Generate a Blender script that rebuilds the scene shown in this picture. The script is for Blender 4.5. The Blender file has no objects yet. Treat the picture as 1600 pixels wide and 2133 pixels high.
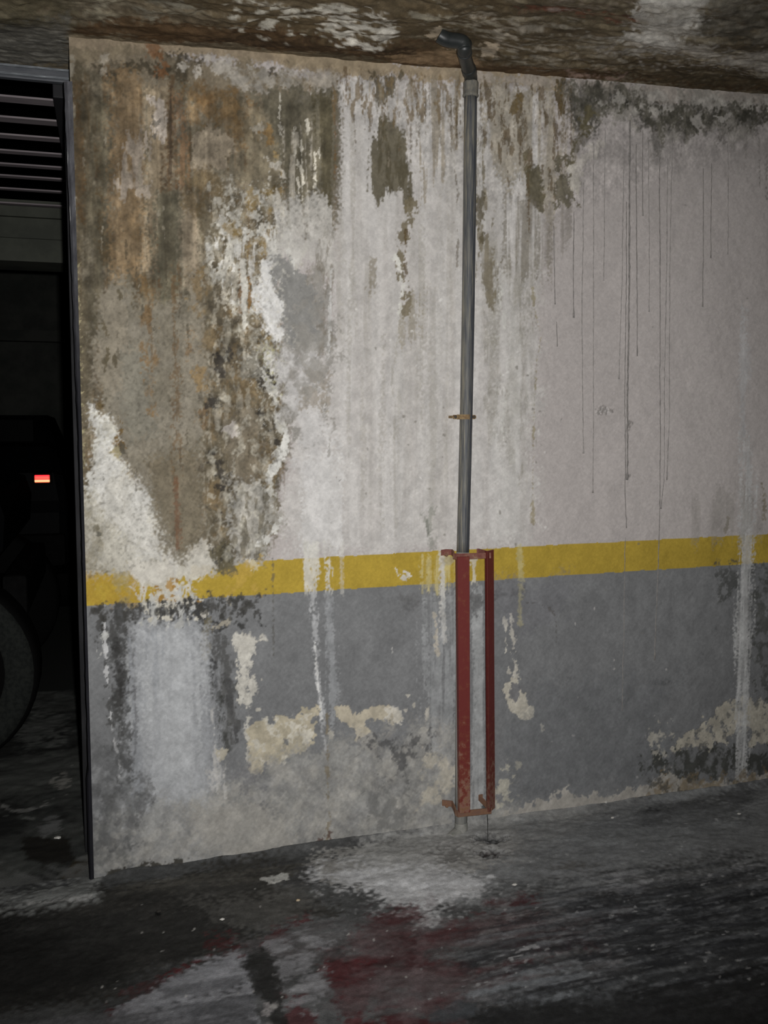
import bpy, bmesh, math
import numpy as np
from mathutils import Vector

# ---------------------------------------------------------------- camera, light, exposure
sc = bpy.context.scene
COL = sc.collection
R = math.radians
F_PX, YAW, PITCH = 2000.0, R(16.0), R(5.0)
CAM = np.array([0.0, -2.87, 1.295])
cd = bpy.data.cameras.new('camera'); cam = bpy.data.objects.new('camera', cd); COL.objects.link(cam)
cam.location = CAM; cam.rotation_euler = (math.pi/2 - PITCH, 0, -YAW)
cd.sensor_fit = 'VERTICAL'; cd.sensor_height = 36.0; cd.lens = F_PX/2133*36; cd.clip_start = 0.05; cd.clip_end = 60
sc.camera = cam

w = bpy.data.worlds.new('world'); sc.world = w; w.use_nodes = True
w.node_tree.nodes['Background'].inputs[0].default_value = (0.6, 0.7, 0.8, 1)
w.node_tree.nodes['Background'].inputs[1].default_value = 0.0015

# the camera's own flash, beside and above the lens
fl = bpy.data.lights.new('flash', 'SPOT'); flash = bpy.data.objects.new('flash', fl); COL.objects.link(flash)
flash.location = (CAM[0] + 0.045, CAM[1], CAM[2] + 0.035)
fl.energy = 262; fl.spot_size = R(88); fl.spot_blend = 1.0; fl.shadow_soft_size = 0.012
fl.color = (1.0, 0.985, 0.97)
_d = Vector((math.sin(R(12.5)), math.cos(R(12.5)), -math.tan(R(2.0))))
flash.rotation_euler = _d.to_track_quat('-Z', 'Y').to_euler()

vs = sc.view_settings
vs.view_transform = 'Standard'; vs.look = 'None'; vs.exposure = 0.0; vs.gamma = 1.0; vs.use_curve_mapping = False

# ---------------------------------------------------------------- survey helpers (where a sight line meets a plane)
FW = np.array([math.sin(YAW)*math.cos(PITCH), math.cos(YAW)*math.cos(PITCH), -math.sin(PITCH)])
RT = np.array([math.cos(YAW), -math.sin(YAW), 0.0])
UP = np.cross(RT, FW)
def ray(px, py): return FW + RT*((px-800)/F_PX) + UP*((1066.5-py)/F_PX)
def onY(px, py, y=0.0):
    d = ray(px, py); t = (y-CAM[1])/d[1]; return CAM + d*t
def proj(X, Y, Z):
    dx, dy, dz = X-CAM[0], Y-CAM[1], Z-CAM[2]
    f = dx*FW[0]+dy*FW[1]+dz*FW[2]
    f = np.where(f < 0.2, 0.2, f)
    r = dx*RT[0]+dy*RT[1]; u = dx*UP[0]+dy*UP[1]+dz*UP[2]
    return 800+F_PX*r/f, 1066.5-F_PX*u/f
PL, PR = onY(193, 1832), onY(1600, 1632)
TL, TR = onY(142, 76), onY(1600, 197)
fb = (PR[2]-PL[2])/(PR[0]-PL[0]); cb = (TR[2]-TL[2])/(TR[0]-TL[0])
def floor_z(x): return PL[2] + fb*(x-PL[0])
def ceil_z(x): return TL[2] + cb*(x-TL[0])
XL = 0.5*(PL[0]+TL[0])          # left end of the stained wall
def onF(px, py):
    d = ray(px, py)                       # meet z = floor_z(x)
    t = (PL[2]+fb*(CAM[0]-PL[0])-CAM[2])/(d[2]-fb*d[0]); return CAM + d*t

# ---------------------------------------------------------------- the painter: stains on a surface, made by numbers
def lin(c):
    c = np.asarray(c, float)/255.0
    return np.where(c <= 0.04045, c/12.92, ((c+0.055)/1.055)**2.4)
GAIN = 1.30
def col(c): return np.clip(lin(c)*GAIN, 0, 0.92)

def _w(n, cells, rng):                   # periodic cubic interpolation weights, n samples over 'cells' lattice steps
    t = np.linspace(0, cells, n, endpoint=False) + rng.random(); i = np.floor(t).astype(int); f = t-i
    A = np.zeros((n, cells))
    ws = [((-f+2)*f-1)*f/2, ((3*f-5)*f*f+2)/2, ((-3*f+4)*f+1)*f/2, (f-1)*f*f/2]
    for k in range(4): np.add.at(A, (np.arange(n), (i+k) % cells), ws[k])
    return A.astype(np.float32)
def noise(H, W, sx, sy, octv, seed, gain=0.55):
    rng = np.random.default_rng(seed); out = np.zeros((H, W), np.float32); a = 1.0
    for o in range(octv):
        if sx < 0.9 and sy < 0.9: break
        Ay = _w(H, max(3, round(H/max(sy, 1))), rng); Ax = _w(W, max(3, round(W/max(sx, 1))), rng)
        L = rng.standard_normal((Ay.shape[1], Ax.shape[1])).astype(np.float32)
        out += a*(Ay @ L @ Ax.T); a *= gain; sx /= 2; sy /= 2
    f = out.ravel(); r = np.empty(f.size, np.float32); r[np.argsort(f)] = np.linspace(0, 1, f.size, dtype=np.float32)
    return r.reshape(H, W)

class Sheet:
    def __init__(s, X, Y, Z, cell, fields, base):
        s.H, s.W = X.shape; s.X, s.Y, s.Z = X, Y, Z; s.PX, s.PY = proj(X, Y, Z)
        s.C = np.empty(X.shape+(3,)); s.C[:] = base; s.h = np.zeros(X.shape); s.N = {}
        for k, (sx, sy, o, seed) in fields.items(): s.N[k] = noise(s.H, s.W, sx/cell, sy/cell, o, seed)
        s.N['w'] = noise(s.H, s.W, 1.9, 1.9, 1, 99); s.q = 0
    def nz(s, k, sl, seed):
        return np.roll(s.N[k], ((seed*131) % s.H, (seed*197) % s.W), (0, 1))[sl] if seed else s.N[k][sl]
    def box(s, x0, y0, x1, y1):
        m = (s.PX > x0) & (s.PX < x1) & (s.PY > y0) & (s.PY < y1)
        r = np.flatnonzero(m.any(1)); c = np.flatnonzero(m.any(0))
        if len(r) == 0: return None
        return (slice(r[0], r[-1]+1), slice(c[0], c[-1]+1))
    def put(s, sl, d, c, a, soft, rough, n, cover, cn, j, h, ce=0.12, jn='c'):
        s.q += 1; sd = s.q
        if rough: d = d + (s.nz(n, sl, sd)-0.5)*2*rough
        wn = s.nz('w', sl, sd+5)-0.5; fn = s.nz('f', sl, sd+2)-0.5
        d = d + (wn*1.0+fn*.55)*(soft if soft < 1.7 else min(max(soft, 4), 16 if h else 26))
        m = np.clip(0.5-d/soft, 0, 1); m = m*m*(3-2*m)
        if cover < 1:
            t = s.nz(cn, sl, sd+7)+wn*.19+fn*.13
            m = m*np.clip((t-(1-cover*(0.25+0.75*m)))/(ce*1.25)+0.5, 0, 1)
        m = (m*a)
        cc = col(c)[None, None, :]
        if j: cc = cc*(1+(s.nz(jn, sl, sd+3)-0.5)*2*j)[..., None]
        s.C[sl] = s.C[sl]*(1-m[..., None]) + cc*m[..., None]
        if h: s.h[sl] += m*h
    def poly(s, pts, c, a=1, soft=6, rough=8, n='b', cover=1, cn='c', j=.12, h=0, ce=.12, jn='c'):
        P = np.array(pts, float); pad = soft+rough+4
        sl = s.box(P[:, 0].min()-pad, P[:, 1].min()-pad, P[:, 0].max()+pad, P[:, 1].max()+pad)
        if sl is None: return
        px, py = s.PX[sl], s.PY[sl]; d2 = np.full(px.shape, 1e9); ins = np.zeros(px.shape, bool)
        for i in range(len(P)):
            ax, ay = P[i]; bx, by = P[(i+1) % len(P)]
            ex, ey = bx-ax, by-ay; L = ex*ex+ey*ey+1e-9
            t = np.clip(((px-ax)*ex+(py-ay)*ey)/L, 0, 1)
            d2 = np.minimum(d2, (px-ax-t*ex)**2+(py-ay-t*ey)**2)
            cr = ((ay > py) != (by > py)) & (px < ex*(py-ay)/(by-ay+1e-12)+ax)
            ins ^= cr
        d = np.sqrt(d2); d = np.where(ins, -d, d)
        s.put(sl, d, c, a, soft, rough, n, cover, cn, j, h, ce, jn)
    def path(s, pts, c, a=1, soft=4, rough=3, n='b', cover=1, cn='c', j=.12, h=0, ce=.12, jn='c'):
        P = np.array([p if len(p) == 3 else (p[0], p[1], 2) for p in pts], float); pad = soft+rough+4+P[:, 2].max()
        sl = s.box(P[:, 0].min()-pad, P[:, 1].min()-pad, P[:, 0].max()+pad, P[:, 1].max()+pad)
        if sl is None: return
        px, py = s.PX[sl], s.PY[sl]; d = np.full(px.shape, 1e9)
        for i in range(len(P)-1):
            ax, ay, aw = P[i]; bx, by, bw = P[i+1]; ex, ey = bx-ax, by-ay; L = ex*ex+ey*ey+1e-9
            t = np.clip(((px-ax)*ex+(py-ay)*ey)/L, 0, 1)
            d = np.minimum(d, np.hypot(px-ax-t*ex, py-ay-t*ey)-(aw+(bw-aw)*t))
        s.put(sl, d, c, a, soft, rough, n, cover, cn, j, h, ce, jn)
    def blot(s, x, y, rx, ry, c, a=1, soft=1.0, rough=.25, n='b', cover=1, cn='c', j=.12, h=0, ce=.12, jn='c'):
        k = 1.6+soft*.6
        sl = s.box(x-rx*k, y-ry*k, x+rx*k, y+ry*k)
        if sl is None: return
        d = np.hypot((s.PX[sl]-x)/rx, (s.PY[sl]-y)/ry)-1
        s.put(sl, d, c, a, soft, rough, n, cover, cn, j, h, ce, jn)
    def tone(me, pts, soft, **am):         # relief-free mottling: lighter and darker pigment, same hue
        P = np.array(pts, float); sl = me.box(P[:, 0].min()-soft, P[:, 1].min()-soft, P[:, 0].max()+soft, P[:, 1].max()+soft)
        if sl is None: return
        px, py = me.PX[sl], me.PY[sl]; d2 = np.full(px.shape, 1e9); ins = np.zeros(px.shape, bool)
        for i in range(len(P)):
            ax, ay = P[i]; bx, by = P[(i+1) % len(P)]; ex, ey = bx-ax, by-ay; L = ex*ex+ey*ey+1e-9
            t = np.clip(((px-ax)*ex+(py-ay)*ey)/L, 0, 1); d2 = np.minimum(d2, (px-ax-t*ex)**2+(py-ay-t*ey)**2)
            ins ^= ((ay > py) != (by > py)) & (px < ex*(py-ay)/(by-ay+1e-12)+ax)
        m = np.where(ins, np.clip(np.sqrt(d2)/soft, 0, 1), 0); g = np.zeros(px.shape); me.q += 1
        for k, a in am.items(): g += (me.nz(k, sl, me.q+ord(k))-.5)*2*a
        me.C[sl] *= np.exp(g*m)[..., None]
    def mesh(s, verts=None):
        H, W = s.H, s.W
        i = np.arange(H*W).reshape(H, W)
        q = np.stack([i[:-1, :-1], i[:-1, 1:], i[1:, 1:], i[1:, :-1]], -1).reshape(-1, 4)
        return np.stack([s.X, s.Y, s.Z], -1).reshape(-1, 3), q, s.C.reshape(-1, 3)

def grid_object(name, parts, mat, kind='structure'):
    V, Q, C, o = [], [], [], 0
    for v, q, c in parts:
        V.append(v); Q.append(q+o); C.append(c); o += len(v)
    V = np.concatenate(V); Q = np.concatenate(Q); C = np.concatenate(C)
    me = bpy.data.meshes.new(name)
    me.vertices.add(len(V)); me.vertices.foreach_set('co', V.astype(np.float32).ravel())
    me.loops.add(Q.size); me.loops.foreach_set('vertex_index', Q.astype(np.int32).ravel())
    me.polygons.add(len(Q)); me.polygons.foreach_set('loop_start', np.arange(0, Q.size, 4, dtype=np.int32))
    me.polygons.foreach_set('use_smooth', np.ones(len(Q), bool))
    me.update(calc_edges=True)
    at = me.color_attributes.new('pigment', 'FLOAT_COLOR', 'POINT')
    at.data.foreach_set('color', np.concatenate([C, np.ones((len(C), 1))], 1).astype(np.float32).ravel())
    me.materials.append(mat)
    ob = bpy.data.objects.new(name, me); COL.objects.link(ob)
    if kind: ob['kind'] = kind
    return ob

# ---------------------------------------------------------------- materials
def new_mat(name):
    m = bpy.data.materials.new(name); m.use_nodes = True
    nt = m.node_tree; return m, nt, nt.nodes['Principled BSDF']
def pigment_mat(name, grain, gs, bump, bs, rough=0.9, spec=0.15):
    m, nt, b = new_mat(name); N = nt.nodes; L = nt.links
    at = N.new('ShaderNodeAttribute'); at.attribute_name = 'pigment'
    tc = N.new('ShaderNodeNewGeometry')
    n1 = N.new('ShaderNodeTexNoise'); n1.inputs['Scale'].default_value = gs; n1.inputs['Detail'].default_value = 5; n1.inputs['Roughness'].default_value = .7
    L.new(tc.outputs['Position'], n1.inputs['Vector'])
    mr = N.new('ShaderNodeMapRange'); mr.inputs[1].default_value = .25; mr.inputs[2].default_value = .75
    mr.inputs[3].default_value = 1-grain; mr.inputs[4].default_value = 1+grain
    L.new(n1.outputs['Fac'], mr.inputs[0])
    mx = N.new('ShaderNodeVectorMath'); mx.operation = 'SCALE'
    L.new(at.outputs['Color'], mx.inputs[0]); L.new(mr.outputs[0], mx.inputs['Scale'])
    L.new(mx.outputs[0], b.inputs['Base Color'])
    n2 = N.new('ShaderNodeTexNoise'); n2.inputs['Scale'].default_value = bs; n2.inputs['Detail'].default_value = 6; n2.inputs['Roughness'].default_value = .65
    L.new(tc.outputs['Position'], n2.inputs['Vector'])
    bp = N.new('ShaderNodeBump'); bp.inputs['Strength'].default_value = bump; bp.inputs['Distance'].default_value = .004
    L.new(n2.outputs['Fac'], bp.inputs['Height']); L.new(bp.outputs[0], b.inputs['Normal'])
    b.inputs['Roughness'].default_value = rough; b.inputs['Specular IOR Level'].default_value = spec
    return m
def plain_mat(name, c1, c2=None, scale=(30, 30, 30), thr=(.4, .6), rough=.6, spec=.3, metal=0, bump=.15, c3=None, coat=0):
    m, nt, b = new_mat(name); N = nt.nodes; L = nt.links
    g = N.new('ShaderNodeTexCoord'); mp = N.new('ShaderNodeMapping'); mp.inputs['Scale'].default_value = scale
    L.new(g.outputs['Object'], mp.inputs['Vector'])
    n = N.new('ShaderNodeTexNoise'); n.inputs['Scale'].default_value = 1; n.inputs['Detail'].default_value = 6; n.inputs['Roughness'].default_value = .65
    L.new(mp.outputs[0], n.inputs['Vector'])
    r = N.new('ShaderNodeValToRGB'); e = r.color_ramp.elements
    e[0].position, e[1].position = thr
    e[0].color = (*col(c1), 1); e[1].color = (*col(c2 or c1), 1)
    if c3:
        k = e.new(min(.98, thr[1]+.12)); k.color = (*col(c3), 1)
    L.new(n.outputs['Fac'], r.inputs['Fac']); L.new(r.outputs['Color'], b.inputs['Base Color'])
    bp = N.new('ShaderNodeBump'); bp.inputs['Strength'].default_value = bump; bp.inputs['Distance'].default_value = .003
    L.new(n.outputs['Fac'], bp.inputs['Height']); L.new(bp.outputs[0], b.inputs['Normal'])
    b.inputs['Roughness'].default_value = rough; b.inputs['Specular IOR Level'].default_value = spec; b.inputs['Metallic'].default_value = metal
    b.inputs['Coat Weight'].default_value = coat
    return m

# ---------------------------------------------------------------- geometry helpers
def obj(name, bm, mat, parent=None, smooth=False):
    bmesh.ops.recalc_face_normals(bm, faces=bm.faces)
    me = bpy.data.meshes.new(name); bm.to_mesh(me); bm.free()
    if smooth:
        for p in me.polygons: p.use_smooth = True
    if mat: me.materials.append(mat)
    o = bpy.data.objects.new(name, me); COL.objects.link(o)
    if parent: o.parent = parent; o.matrix_parent_inverse = parent.matrix_world.inverted()
    return o
def empty(name, loc, label=None, cat=None, group=None, kind=None):
    o = bpy.data.objects.new(name, None); COL.objects.link(o); o.location = loc; o.empty_display_size = .1
    bpy.context.view_layer.update()
    for k, v in (('label', label), ('category', cat), ('group', group), ('kind', kind)):
        if v: o[k] = v
    return o
def tag(o, label, cat, group=None):
    o['label'] = label; o['category'] = cat
    if group: o['group'] = group
def add_box(bm, lo, hi, bev=0):
    x0, y0, z0 = lo; x1, y1, z1 = hi
    v = [bm.verts.new(p) for p in ((x0, y0, z0), (x1, y0, z0), (x1, y1, z0), (x0, y1, z0), (x0, y0, z1), (x1, y0, z1), (x1, y1, z1), (x0, y1, z1))]
    f = [bm.faces.new([v[i] for i in q]) for q in ((0, 3, 2, 1), (4, 5, 6, 7), (0, 1, 5, 4), (1, 2, 6, 5), (2, 3, 7, 6), (3, 0, 4, 7))]
    if bev:
        bmesh.ops.bevel(bm, geom=list({e for q in f for e in q.edges}), offset=bev, segments=2, affect='EDGES', profile=.6)
def box(lo, hi, bev=0):
    bm = bmesh.new(); add_box(bm, lo, hi, bev); return bm
def tube(bm, pts, rad, seg=20, caps=True):
    P = [Vector(p) for p in pts]; rs = rad if isinstance(rad, (list, tuple)) else [rad]*len(P)
    rings = []; ref = None
    for i, p in enumerate(P):
        t = (P[min(i+1, len(P)-1)]-P[max(i-1, 0)]).normalized()
        if ref is None: ref = t.orthogonal().normalized()
        ref = (ref-t*ref.dot(t)).normalized(); b = t.cross(ref)
        rings.append([bm.verts.new(p+rs[i]*(math.cos(a)*ref+math.sin(a)*b)) for a in (2*math.pi*k/seg for k in range(seg))])
    for a, b in zip(rings, rings[1:]):
        for k in range(seg): bm.faces.new((a[k], a[(k+1) % seg], b[(k+1) % seg], b[k]))
    if caps: bm.faces.new(rings[0][::-1]); bm.faces.new(rings[-1])
def smooth_path(pts, n=6):
    P = [Vector(p) for p in pts]; out = []
    for i in range(len(P)-1):
        p0, p1, p2, p3 = P[max(i-1, 0)], P[i], P[i+1], P[min(i+2, len(P)-1)]
        for k in range(n):
            t = k/n
            out.append(.5*((2*p1)+(p2-p0)*t+(2*p0-5*p1+4*p2-p3)*t*t+(3*p1-p0-3*p2+p3)*t**3))
    out.append(P[-1]); return out
def strap(pts, z0, z1, th):              # a flat bar bent in plan, standing on edge
    bm = bmesh.new(); P = [Vector((p[0], p[1], 0)) for p in pts]; rows = []
    for i, p in enumerate(P):
        a = (P[i]-P[i-1]).normalized() if i else (P[1]-P[0]).normalized()
        b = (P[i+1]-P[i]).normalized() if i < len(P)-1 else a
        na = Vector((-a.y, a.x, 0)); nb = Vector((-b.y, b.x, 0)); n = (na+nb).normalized(); k = th/2/max(.4, n.dot(na))
        dz = pts[i][2] if len(pts[i]) > 2 else 0
        rows.append([bm.verts.new((q.x, q.y, z+dz)) for q, z in ((p+n*k, z0), (p-n*k, z0), (p-n*k, z1), (p+n*k, z1))])
    for a, b in zip(rows, rows[1:]):
        for k in range(4): bm.faces.new((a[k], a[(k+1) % 4], b[(k+1) % 4], b[k]))
    bm.faces.new(rows[0][::-1]); bm.faces.new(rows[-1]); return bm

# ---------------------------------------------------------------- the stained wall
def band_top(x): return 1187.5-(x-165)*0.0526
def band_bot(x): return 1262-(x-168)*0.0628
CELL = .0028
xs = np.arange(XL, 2.62, CELL); zs = np.arange(-.12, 2.47, CELL)
WX, WZ = np.meshgrid(xs, zs)
S = Sheet(WX, np.zeros_like(WX), WZ, CELL, {
    'a': (.22, .30, 6, 1), 'b': (.07, .09, 5, 2), 'c': (.022, .026, 4, 3), 'f': (.0065, .007, 2, 4),
    's': (.030, .50, 5, 5), 't': (.011, .22, 4, 6), 'L': (.05, .05, 6, 8), 'k': (.013, .05, 4, 9)}, col((174, 168, 165)))
P_, A_, B_ = S.poly, S.path, S.blot
OLIVE, DKOL, BROWN, RUST, OCHRE = (104, 97, 80), (76, 71, 59), (112, 95, 74), (112, 82, 55), (143, 114, 68)
TAN, PALE, WHITE, CREAM, MOULD = (134, 126, 111), (160, 153, 142), (200, 199, 193), (176, 170, 154), (58, 58, 57)
# paint zones: white field, yellow band, grey dado
PX, PY = S.PX, S.PY
bt, bb = band_top(PX), band_bot(PX)
wv = (S.N['c']-.5)*1.6
S.C *= (1+(S.N['a']-.5)*.06)[..., None]
grey = PY > bb+wv
S.C[grey] = col((116, 117, 118))
S.C[grey] *= (1+(S.N['a'][grey]-.5)*.10+(S.N['s'][grey]-.5)*.07)[..., None]

# ---- washed white centre: vertical lime runs, and the cleaner pinkish right field
P_([(690, 170), (1150, 190), (1120, 560), (1128, 700), (1112, 900), (1112, 1140), (590, 1160), (590, 930), (690, 700)], (187, 184, 180), .8, 30, 14)
run_ = [(690, 150), (1160, 190), (1115, 600), (1110, 1130), (620, 1150), (700, 700)]
P_(run_, (160, 156, 150), .36, 60, 18, 's', .36, 's', ce=.5)
P_(run_, (200, 198, 195), .4, 60, 18, 's', .36, 's', ce=.5)
S.tone(run_, 40, s=.035, t=.035, c=.02)
P_([(1000, 480), (1105, 520), (1108, 700), (1095, 1000), (1000, 900)], (140, 136, 126), .5, 40, 14, 's', .5, 's', ce=.45)
P_([(1000, 480), (1105, 520), (1108, 700), (1095, 1000), (1000, 900)], (132, 128, 116), .5, 24, 14, 't', .3, 'k', ce=.35)
P_([(1040, 560), (1108, 600), (1108, 1120), (1040, 1120)], (196, 194, 190), .5, 30, 10, 's', .5, 's', ce=.4)
A_([(1110, 600, 2), (1114, 645, 2), (1128, 700, 2), (1118, 750, 2), (1112, 860, 1.5), (1111, 1000, 1.5), (1111, 1090, 1)], (138, 128, 98), .7, 4, 3, 'b')
A_([(1040, 540, 3), (1046, 640, 4), (1050, 720, 2), (1048, 900, 3), (1052, 1050, 2)], WHITE, .6, 6, 4, 'c', .6, 'k')
for x, y0, y1, a in ((733, 200, 960, .5), (760, 560, 1130, .4), (800, 700, 1100, .5), (832, 820, 1120, .4), (880, 200, 900, .5), (905, 600, 1080, .4), (935, 300, 1000, .35), (712, 300, 700, .4)):
    A_([(x, y0, 5), (x-4, (y0+y1)/2, 9), (x-6, y1, 4)], (158, 154, 145), a, 14, 6, 's', .7, 't', ce=.3)
# tide mark and grey wash beneath the crust on the left of the white centre
P_([(640, 960), (700, 900), (715, 1140), (625, 1150)], (206, 205, 203), .6, 20, 10, 's')

yel = (PY > bt+wv) & ~grey
S.C[yel] = col((166, 142, 58))
S.C[yel] *= (1+(S.N['b'][yel]-.5)*.14)[..., None]
S.C[grey] = col((116, 117, 118)); S.C[grey] *= (1+(S.N['a'][grey]-.5)*.10+(S.N['s'][grey]-.5)*.05)[..., None]

# ---- top zone under the ceiling
P_([(142, 60), (720, 95), (800, 120), (790, 150), (640, 140), (340, 112), (142, 130)], (142, 128, 107), .95, 10, 8)
P_([(560, 100), (820, 125), (1010, 140), (1170, 160), (1170, 185), (1000, 180), (800, 160), (600, 140)], (148, 134, 112), .95, 10, 10, 'b')
P_([(990, 150), (1600, 190), (1640, 215), (1400, 215), (1170, 182), (1000, 175)], (160, 152, 143), .8, 8, 8)
P_([(142, 110), (340, 105), (480, 125), (700, 155), (690, 200), (560, 230), (142, 230)], (120, 110, 92), .95, 16, 14)
for pts in ([(225, 190), (235, 130), (270, 112), (330, 118), (330, 160), (280, 170), (240, 195)],
            [(345, 115), (435, 105), (440, 135), (425, 165), (380, 178), (345, 160)], [(200, 150), (225, 160), (228, 195), (200, 190)],
            [(540, 135), (565, 135), (565, 158), (550, 160)], [(575, 140), (590, 140), (590, 152)]):
    P_(pts, (68, 62, 50), .9, 18, 16, 'b', .9, 'c', ce=.5)
P_([(470, 130), (700, 160), (696, 210), (640, 185), (600, 195), (510, 200), (460, 160)], (158, 153, 144), .85, 14, 16, 'b', .75, 'c', ce=.4)
P_([(205, 118), (222, 110), (224, 150), (212, 155)], (165, 157, 143), .8, 6, 6, 'c')
for x, y, rx, ry in ((383, 138, 9, 10), (455, 142, 9, 12), (412, 150, 7, 9), (435, 120, 8, 5)): B_(x, y, rx, ry, (178, 172, 162), .85, .8, .5, 'c')
for x in (645, 686, 700, 720, 752, 663): A_([(x, 140, 1.5), (x+1, 170, 3), (x+2, 240, 1)], (96, 80, 58), .7, 5, 3, 'c', .7, 'k')
P_([(640, 150), (700, 155), (698, 185), (650, 178)], (165, 157, 145), .7, 10, 8)

# ---- the brown weathered field, upper left
field = [(142, 150), (560, 205), (700, 200), (695, 330), (690, 470), (650, 500), (600, 480), (560, 560), (600, 800), (590, 960), (575, 1080), (545, 1165), (440, 1175), (142, 1195)]
P_(field, (106, 99, 84), 1, 14, 14)
P_(field, (92, 85, 69), .8, 20, 16, 'a', .42, 'a', ce=.35)
P_(field, (130, 119, 100), .7, 20, 14, 's', .42, 's', ce=.4)
P_(field, (96, 78, 55), .6, 20, 14, 's', .30, 't', ce=.35)
P_(field, (142, 134, 118), .5, 20, 14, 'c', .30, 'L', ce=.3)
P_(field, (72, 67, 56), .5, 20, 14, 'c', .22, 'c', ce=.3)
# edge strip on the left: dark brown grime with yellowish grains
P_([(140, 130), (172, 130), (180, 600), (192, 1000), (180, 1190), (150, 1190)], (92, 84, 68), .8, 18, 8)
A_([(160, 180, 7), (165, 300, 6), (170, 460, 9)], (92, 72, 48), .7, 10, 6, 'b')
P_([(146, 540), (166, 540), (178, 1080), (160, 1090)], (150, 142, 112), .9, 4, 6, 'f', .34, 'f', j=.3, h=.001)
P_([(142, 120), (152, 120), (160, 1180), (150, 1180)], (160, 154, 140), .6, 5, 4, 'c', .5, 'c')
# columns
P_([(185, 180), (235, 200), (232, 560), (190, 700)], (98, 92, 76), .7, 20, 14, 's')
A_([(205, 400, 10), (210, 470, 13), (212, 530, 8)], (86, 72, 50), .6, 12, 8, 'b', .8, 'c')
P_([(238, 150), (300, 160), (305, 560), (240, 580)], (126, 106, 80), .75, 24, 14, 's')
P_([(300, 175), (345, 170), (350, 340), (320, 560), (300, 560)], (138, 124, 103), .7, 16, 12, 's')
P_([(262, 280), (300, 265), (305, 400), (250, 405), (252, 340)], (152, 142, 130), .85, 10, 14, 'k', .75, 'k', ce=.3)
P_([(312, 205), (340, 205), (352, 250), (350, 300), (318, 290), (312, 240)], (166, 157, 147), .9, 6, 12, 'k', .8, 'c', ce=.3)
A_([(318, 245, 2), (326, 262, 4), (330, 250, 2), (324, 285, 3)], (88, 84, 78), .8, 3, 3, 'c')
A_([(325, 80, 10), (322, 110, 13), (340, 150, 10)], (118, 84, 56), .75, 12, 8, 'b', .85, 'c')
A_([(356, 165, 8), (357, 260, 12), (352, 340, 13), (350, 400, 14), (345, 500, 16), (348, 600, 10)], (92, 74, 54), .8, 12, 8, 't')
A_([(355, 180, 3), (356, 250, 4), (354, 360, 4)], (66, 56, 46), .7, 5, 4, 't', .8, 'k')
P_([(330, 405), (378, 400), (380, 480), (372, 640), (335, 640), (326, 500)], (98, 94, 79), .85, 14, 10, 's')
A_([(372, 200, 7), (385, 300, 10), (380, 380, 7)], (134, 104, 76), .6, 12, 8, 't')
P_([(385, 400), (415, 420), (420, 560), (395, 600), (382, 500)], (140, 128, 110), .75, 14, 10, 's')
P_([(392, 180), (540, 200), (560, 260), (500, 310), (430, 260), (395, 240)], (116, 94, 64), .7, 20, 16, 'b', .75, 'c', ce=.4)
P_([(400, 195), (440, 195), (445, 225), (415, 235)], (124, 96, 64), .55, 18, 12, 'b', .7, 'c', ce=.4)
P_([(405, 275), (440, 260), (472, 285), (500, 312), (490, 322), (470, 325), (470, 352), (405, 358), (397, 330)], (142, 131, 114), .95, 4, 6, 'c', h=-.0008)
P_([(385, 360), (470, 360), (520, 420), (470, 470), (420, 440), (390, 420)], (102, 88, 64), .7, 18, 16, 'b', .75, 'c', ce=.4)
P_([(495, 240), (545, 230), (580, 280), (588, 380), (540, 400), (500, 360), (500, 300)], (126, 117, 98), .75, 16, 14, 'b')
P_([(530, 250), (550, 240), (566, 270), (550, 295), (532, 285)], (150, 144, 132), .8, 8, 10, 'c', .75, 'c')
P_([(543, 275), (565, 262), (574, 300), (560, 310)], (122, 98, 62), .8, 8, 10, 'c', .8, 'c')
A_([(572, 285, 3), (576, 320, 4), (590, 370, 3), (585, 400, 3)], (150, 128, 88), .8, 5, 4, 'c', .7, 'c')
P_([(540, 400), (580, 380), (576, 430), (545, 440)], (122, 104, 66), .8, 10, 10, 'b', .8, 'c')
# olive curtain left of the white centre
P_([(530, 200), (600, 185), (690, 190), (697, 260), (694, 380), (690, 470), (672, 480), (640, 440), (600, 430), (585, 330), (560, 240)], (100, 95, 81), .9, 14, 14, 's')
P_([(655, 195), (697, 190), (694, 470), (676, 470), (668, 330)], (84, 78, 61), .85, 8, 8, 't', .85, 't')
P_([(590, 270), (640, 260), (660, 420), (640, 470), (590, 440)], (166, 160, 148), .8, 16, 12, 't', .45, 't', ce=.25)
for x, y0, y1 in ((583, 195, 312), (613, 265, 330), (620, 330, 400), (628, 290, 420), (655, 300, 400), (663, 285, 330), (640, 250, 280)):
    A_([(x, y0, 1), (x+1, (y0+y1)/2, 2), (x+2, y1, 1)], (190, 185, 172), .85, 3, 3, 'c', .8, 'k')
A_([(695, 180, 1.2), (697, 260, 1.2), (698, 360, 1)], (112, 88, 60), .7, 3, 1.5, 'c', .8, 'k')

S.tone(field, 20, L=.24, c=.16, k=.14, s=.20, t=.14)
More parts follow.
